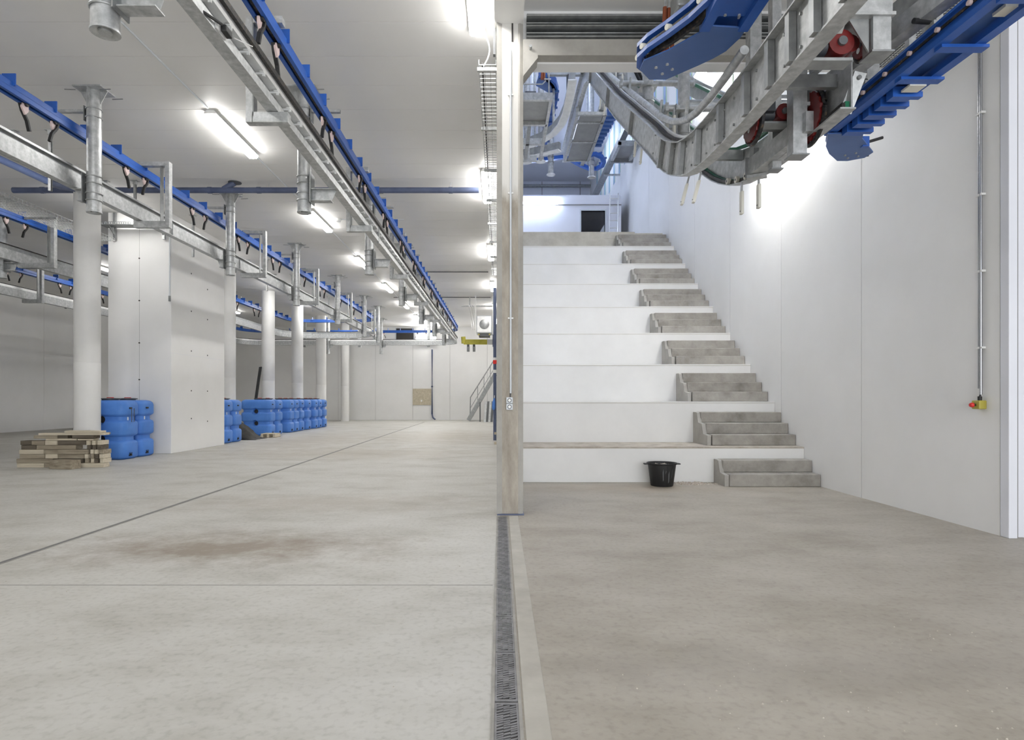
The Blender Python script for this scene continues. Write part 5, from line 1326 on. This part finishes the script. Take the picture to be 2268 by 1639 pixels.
# curved grey beams in the upper hall
for k, (pts, zz_, lb) in enumerate([([(1268, 175), (1262, 215), (1254, 250), (1243, 275), (1226, 295), (1200, 312), (1175, 322), (1130, 330)], 7.9, 'grey curved beam bending left under the blue upper rail, near one'),
                                  ([(1240, 332), (1215, 338), (1185, 345), (1160, 347), (1110, 348)], 7.9, 'grey curved beam bending left under the blue upper rail, far one')]):
    t = thing('curved_beam', lb, 'beam', atz(*pts[0], zz_))
    path = [atz(x, y, zz_) for x, y in pts]
    MB().sweep([(-.06, 0), (.06, 0), (.06, .2), (-.06, .2)], path).build('beam', M['galv_dull'], t)
    MB().sweep([(-.09, -.03), (.09, -.03), (.09, 0), (-.09, 0)], path).build('lower_flange', M['alu'], t)
    c = path[len(path) // 2]; MB().tube([c + Vector((0, 0, .2)), Vector((c.x, c.y, 12.7))], .03, 8).build('drop_rod', M['galv'], t)
# round hanging posts
for k, (px, yb, d, yt) in enumerate([(1220, 386, 18.8, 350), (1310, 392, 19.6, 322), (1167, 358, 16.5, 320), (1198, 357, 17.2, 320)]):
    a = at(px, yb, d)
    t = thing('upper_hanger_post', ['round post with bright foot hanging left in the upper hall', 'round clamped post hanging by the far blue loop', 'short post with round foot at the pillar edge', 'short post with round foot right of the pillar edge'][k], 'post', (a.x, d, 12.7))
    MB().tube([(a.x, d, a.z), (a.x, d, 12.7)], .085, 16).build('tube', M['galv'], t)
    MB().tube([(a.x, d, a.z - .03), (a.x, d, a.z)], .13, 16).build('foot_plate', M['alu'], t)
    for z in (a.z + .35, a.z + .5): MB().tube([(a.x, d, z), (a.x, d, z + .03)], .1, 14).build('clamp_ring', M['galv_dull'], t)
# drive shaft beam at top and hanging black motor
t = thing('top_cross_beam', 'horizontal steel bar high above the upper landing', 'beam', at(1240, 160, 14.5))
a, b = at(1212, 163, 14.5), at(1275, 163, 14.5)
MB().box(a.x, 2.55, 14.45, 14.55, a.z - .05, a.z + .05).build('bar', M['galv_dull'], t)
MB().box(a.x + .1, a.x + .14, 14.45, 14.55, a.z, 12.7).build('drop_rod', M['galv'], t)
t = thing('hanging_motor', 'dark slim motor hanging under the high steel bar', 'motor', at(1261, 180, 14.4))
a = at(1261, 200, 14.4); MB().tube([(a.x, 14.4, a.z), (a.x, 14.4, a.z + .35)], .07, 12).build('motor', M['motor'], t)
MB().tube([(a.x, 14.4, a.z + .35), (a.x, 14.4, a.z + .46)], .035, 10).build('coupling', M['galv'], t)
# wall frames and trunking on the right
t = thing('wall_trunking', 'grey cable trunking running along the upper right wall', 'trunking', (4.25, 20, 10.2))
MB().box(4.1, 4.3, 17.5, 31, 10.15, 10.35).build('trunk', M['galv_dull'], t)
for y in (18.5, 21, 24, 27): MB().box(4.1, XR, y, y + .06, 10.09, 10.15).build('wall_bracket', M['galv'], t)
t = thing('wall_frame', 'rectangular steel frame bracketed off the upper right wall', 'frame', (4.4, 20.5, 9.75))
for y in (20.3, 21.7): MB().box(3.95, XR, y, y + .1, 9.72, 9.9).build('cross_bar', M['galv_dull'], t)
for x in (3.95, 4.58): MB().box(x, x + .1, 20.3, 21.8, 9.75, 9.86).build('side_bar', M['galv'], t)
MB().box(4.05, 4.58, 20.4, 21.7, 9.85, 9.87).build('pan', M['pan'], t)
# ladder
t = thing('ladder', 'aluminium ladder leaning against the right wall of the upper landing', 'ladder', (4.2, 21.5, ZU))
l0, l1 = Vector((3.86, 21.6, ZU)), Vector((4.02, 22.22, 8.78))
w = Vector((.3, 0, 0))
for s_ in (0, 1): MB().bar(l0 + w * s_, l1 + w * s_, .03, .07).build('stile', M['alu'], t)
for k in range(9):
    q = (k + .6) / 9.3; MB().tube([l0.lerp(l1, q), l0.lerp(l1, q) + w], .018, 8).build('rung', M['alu'], t)
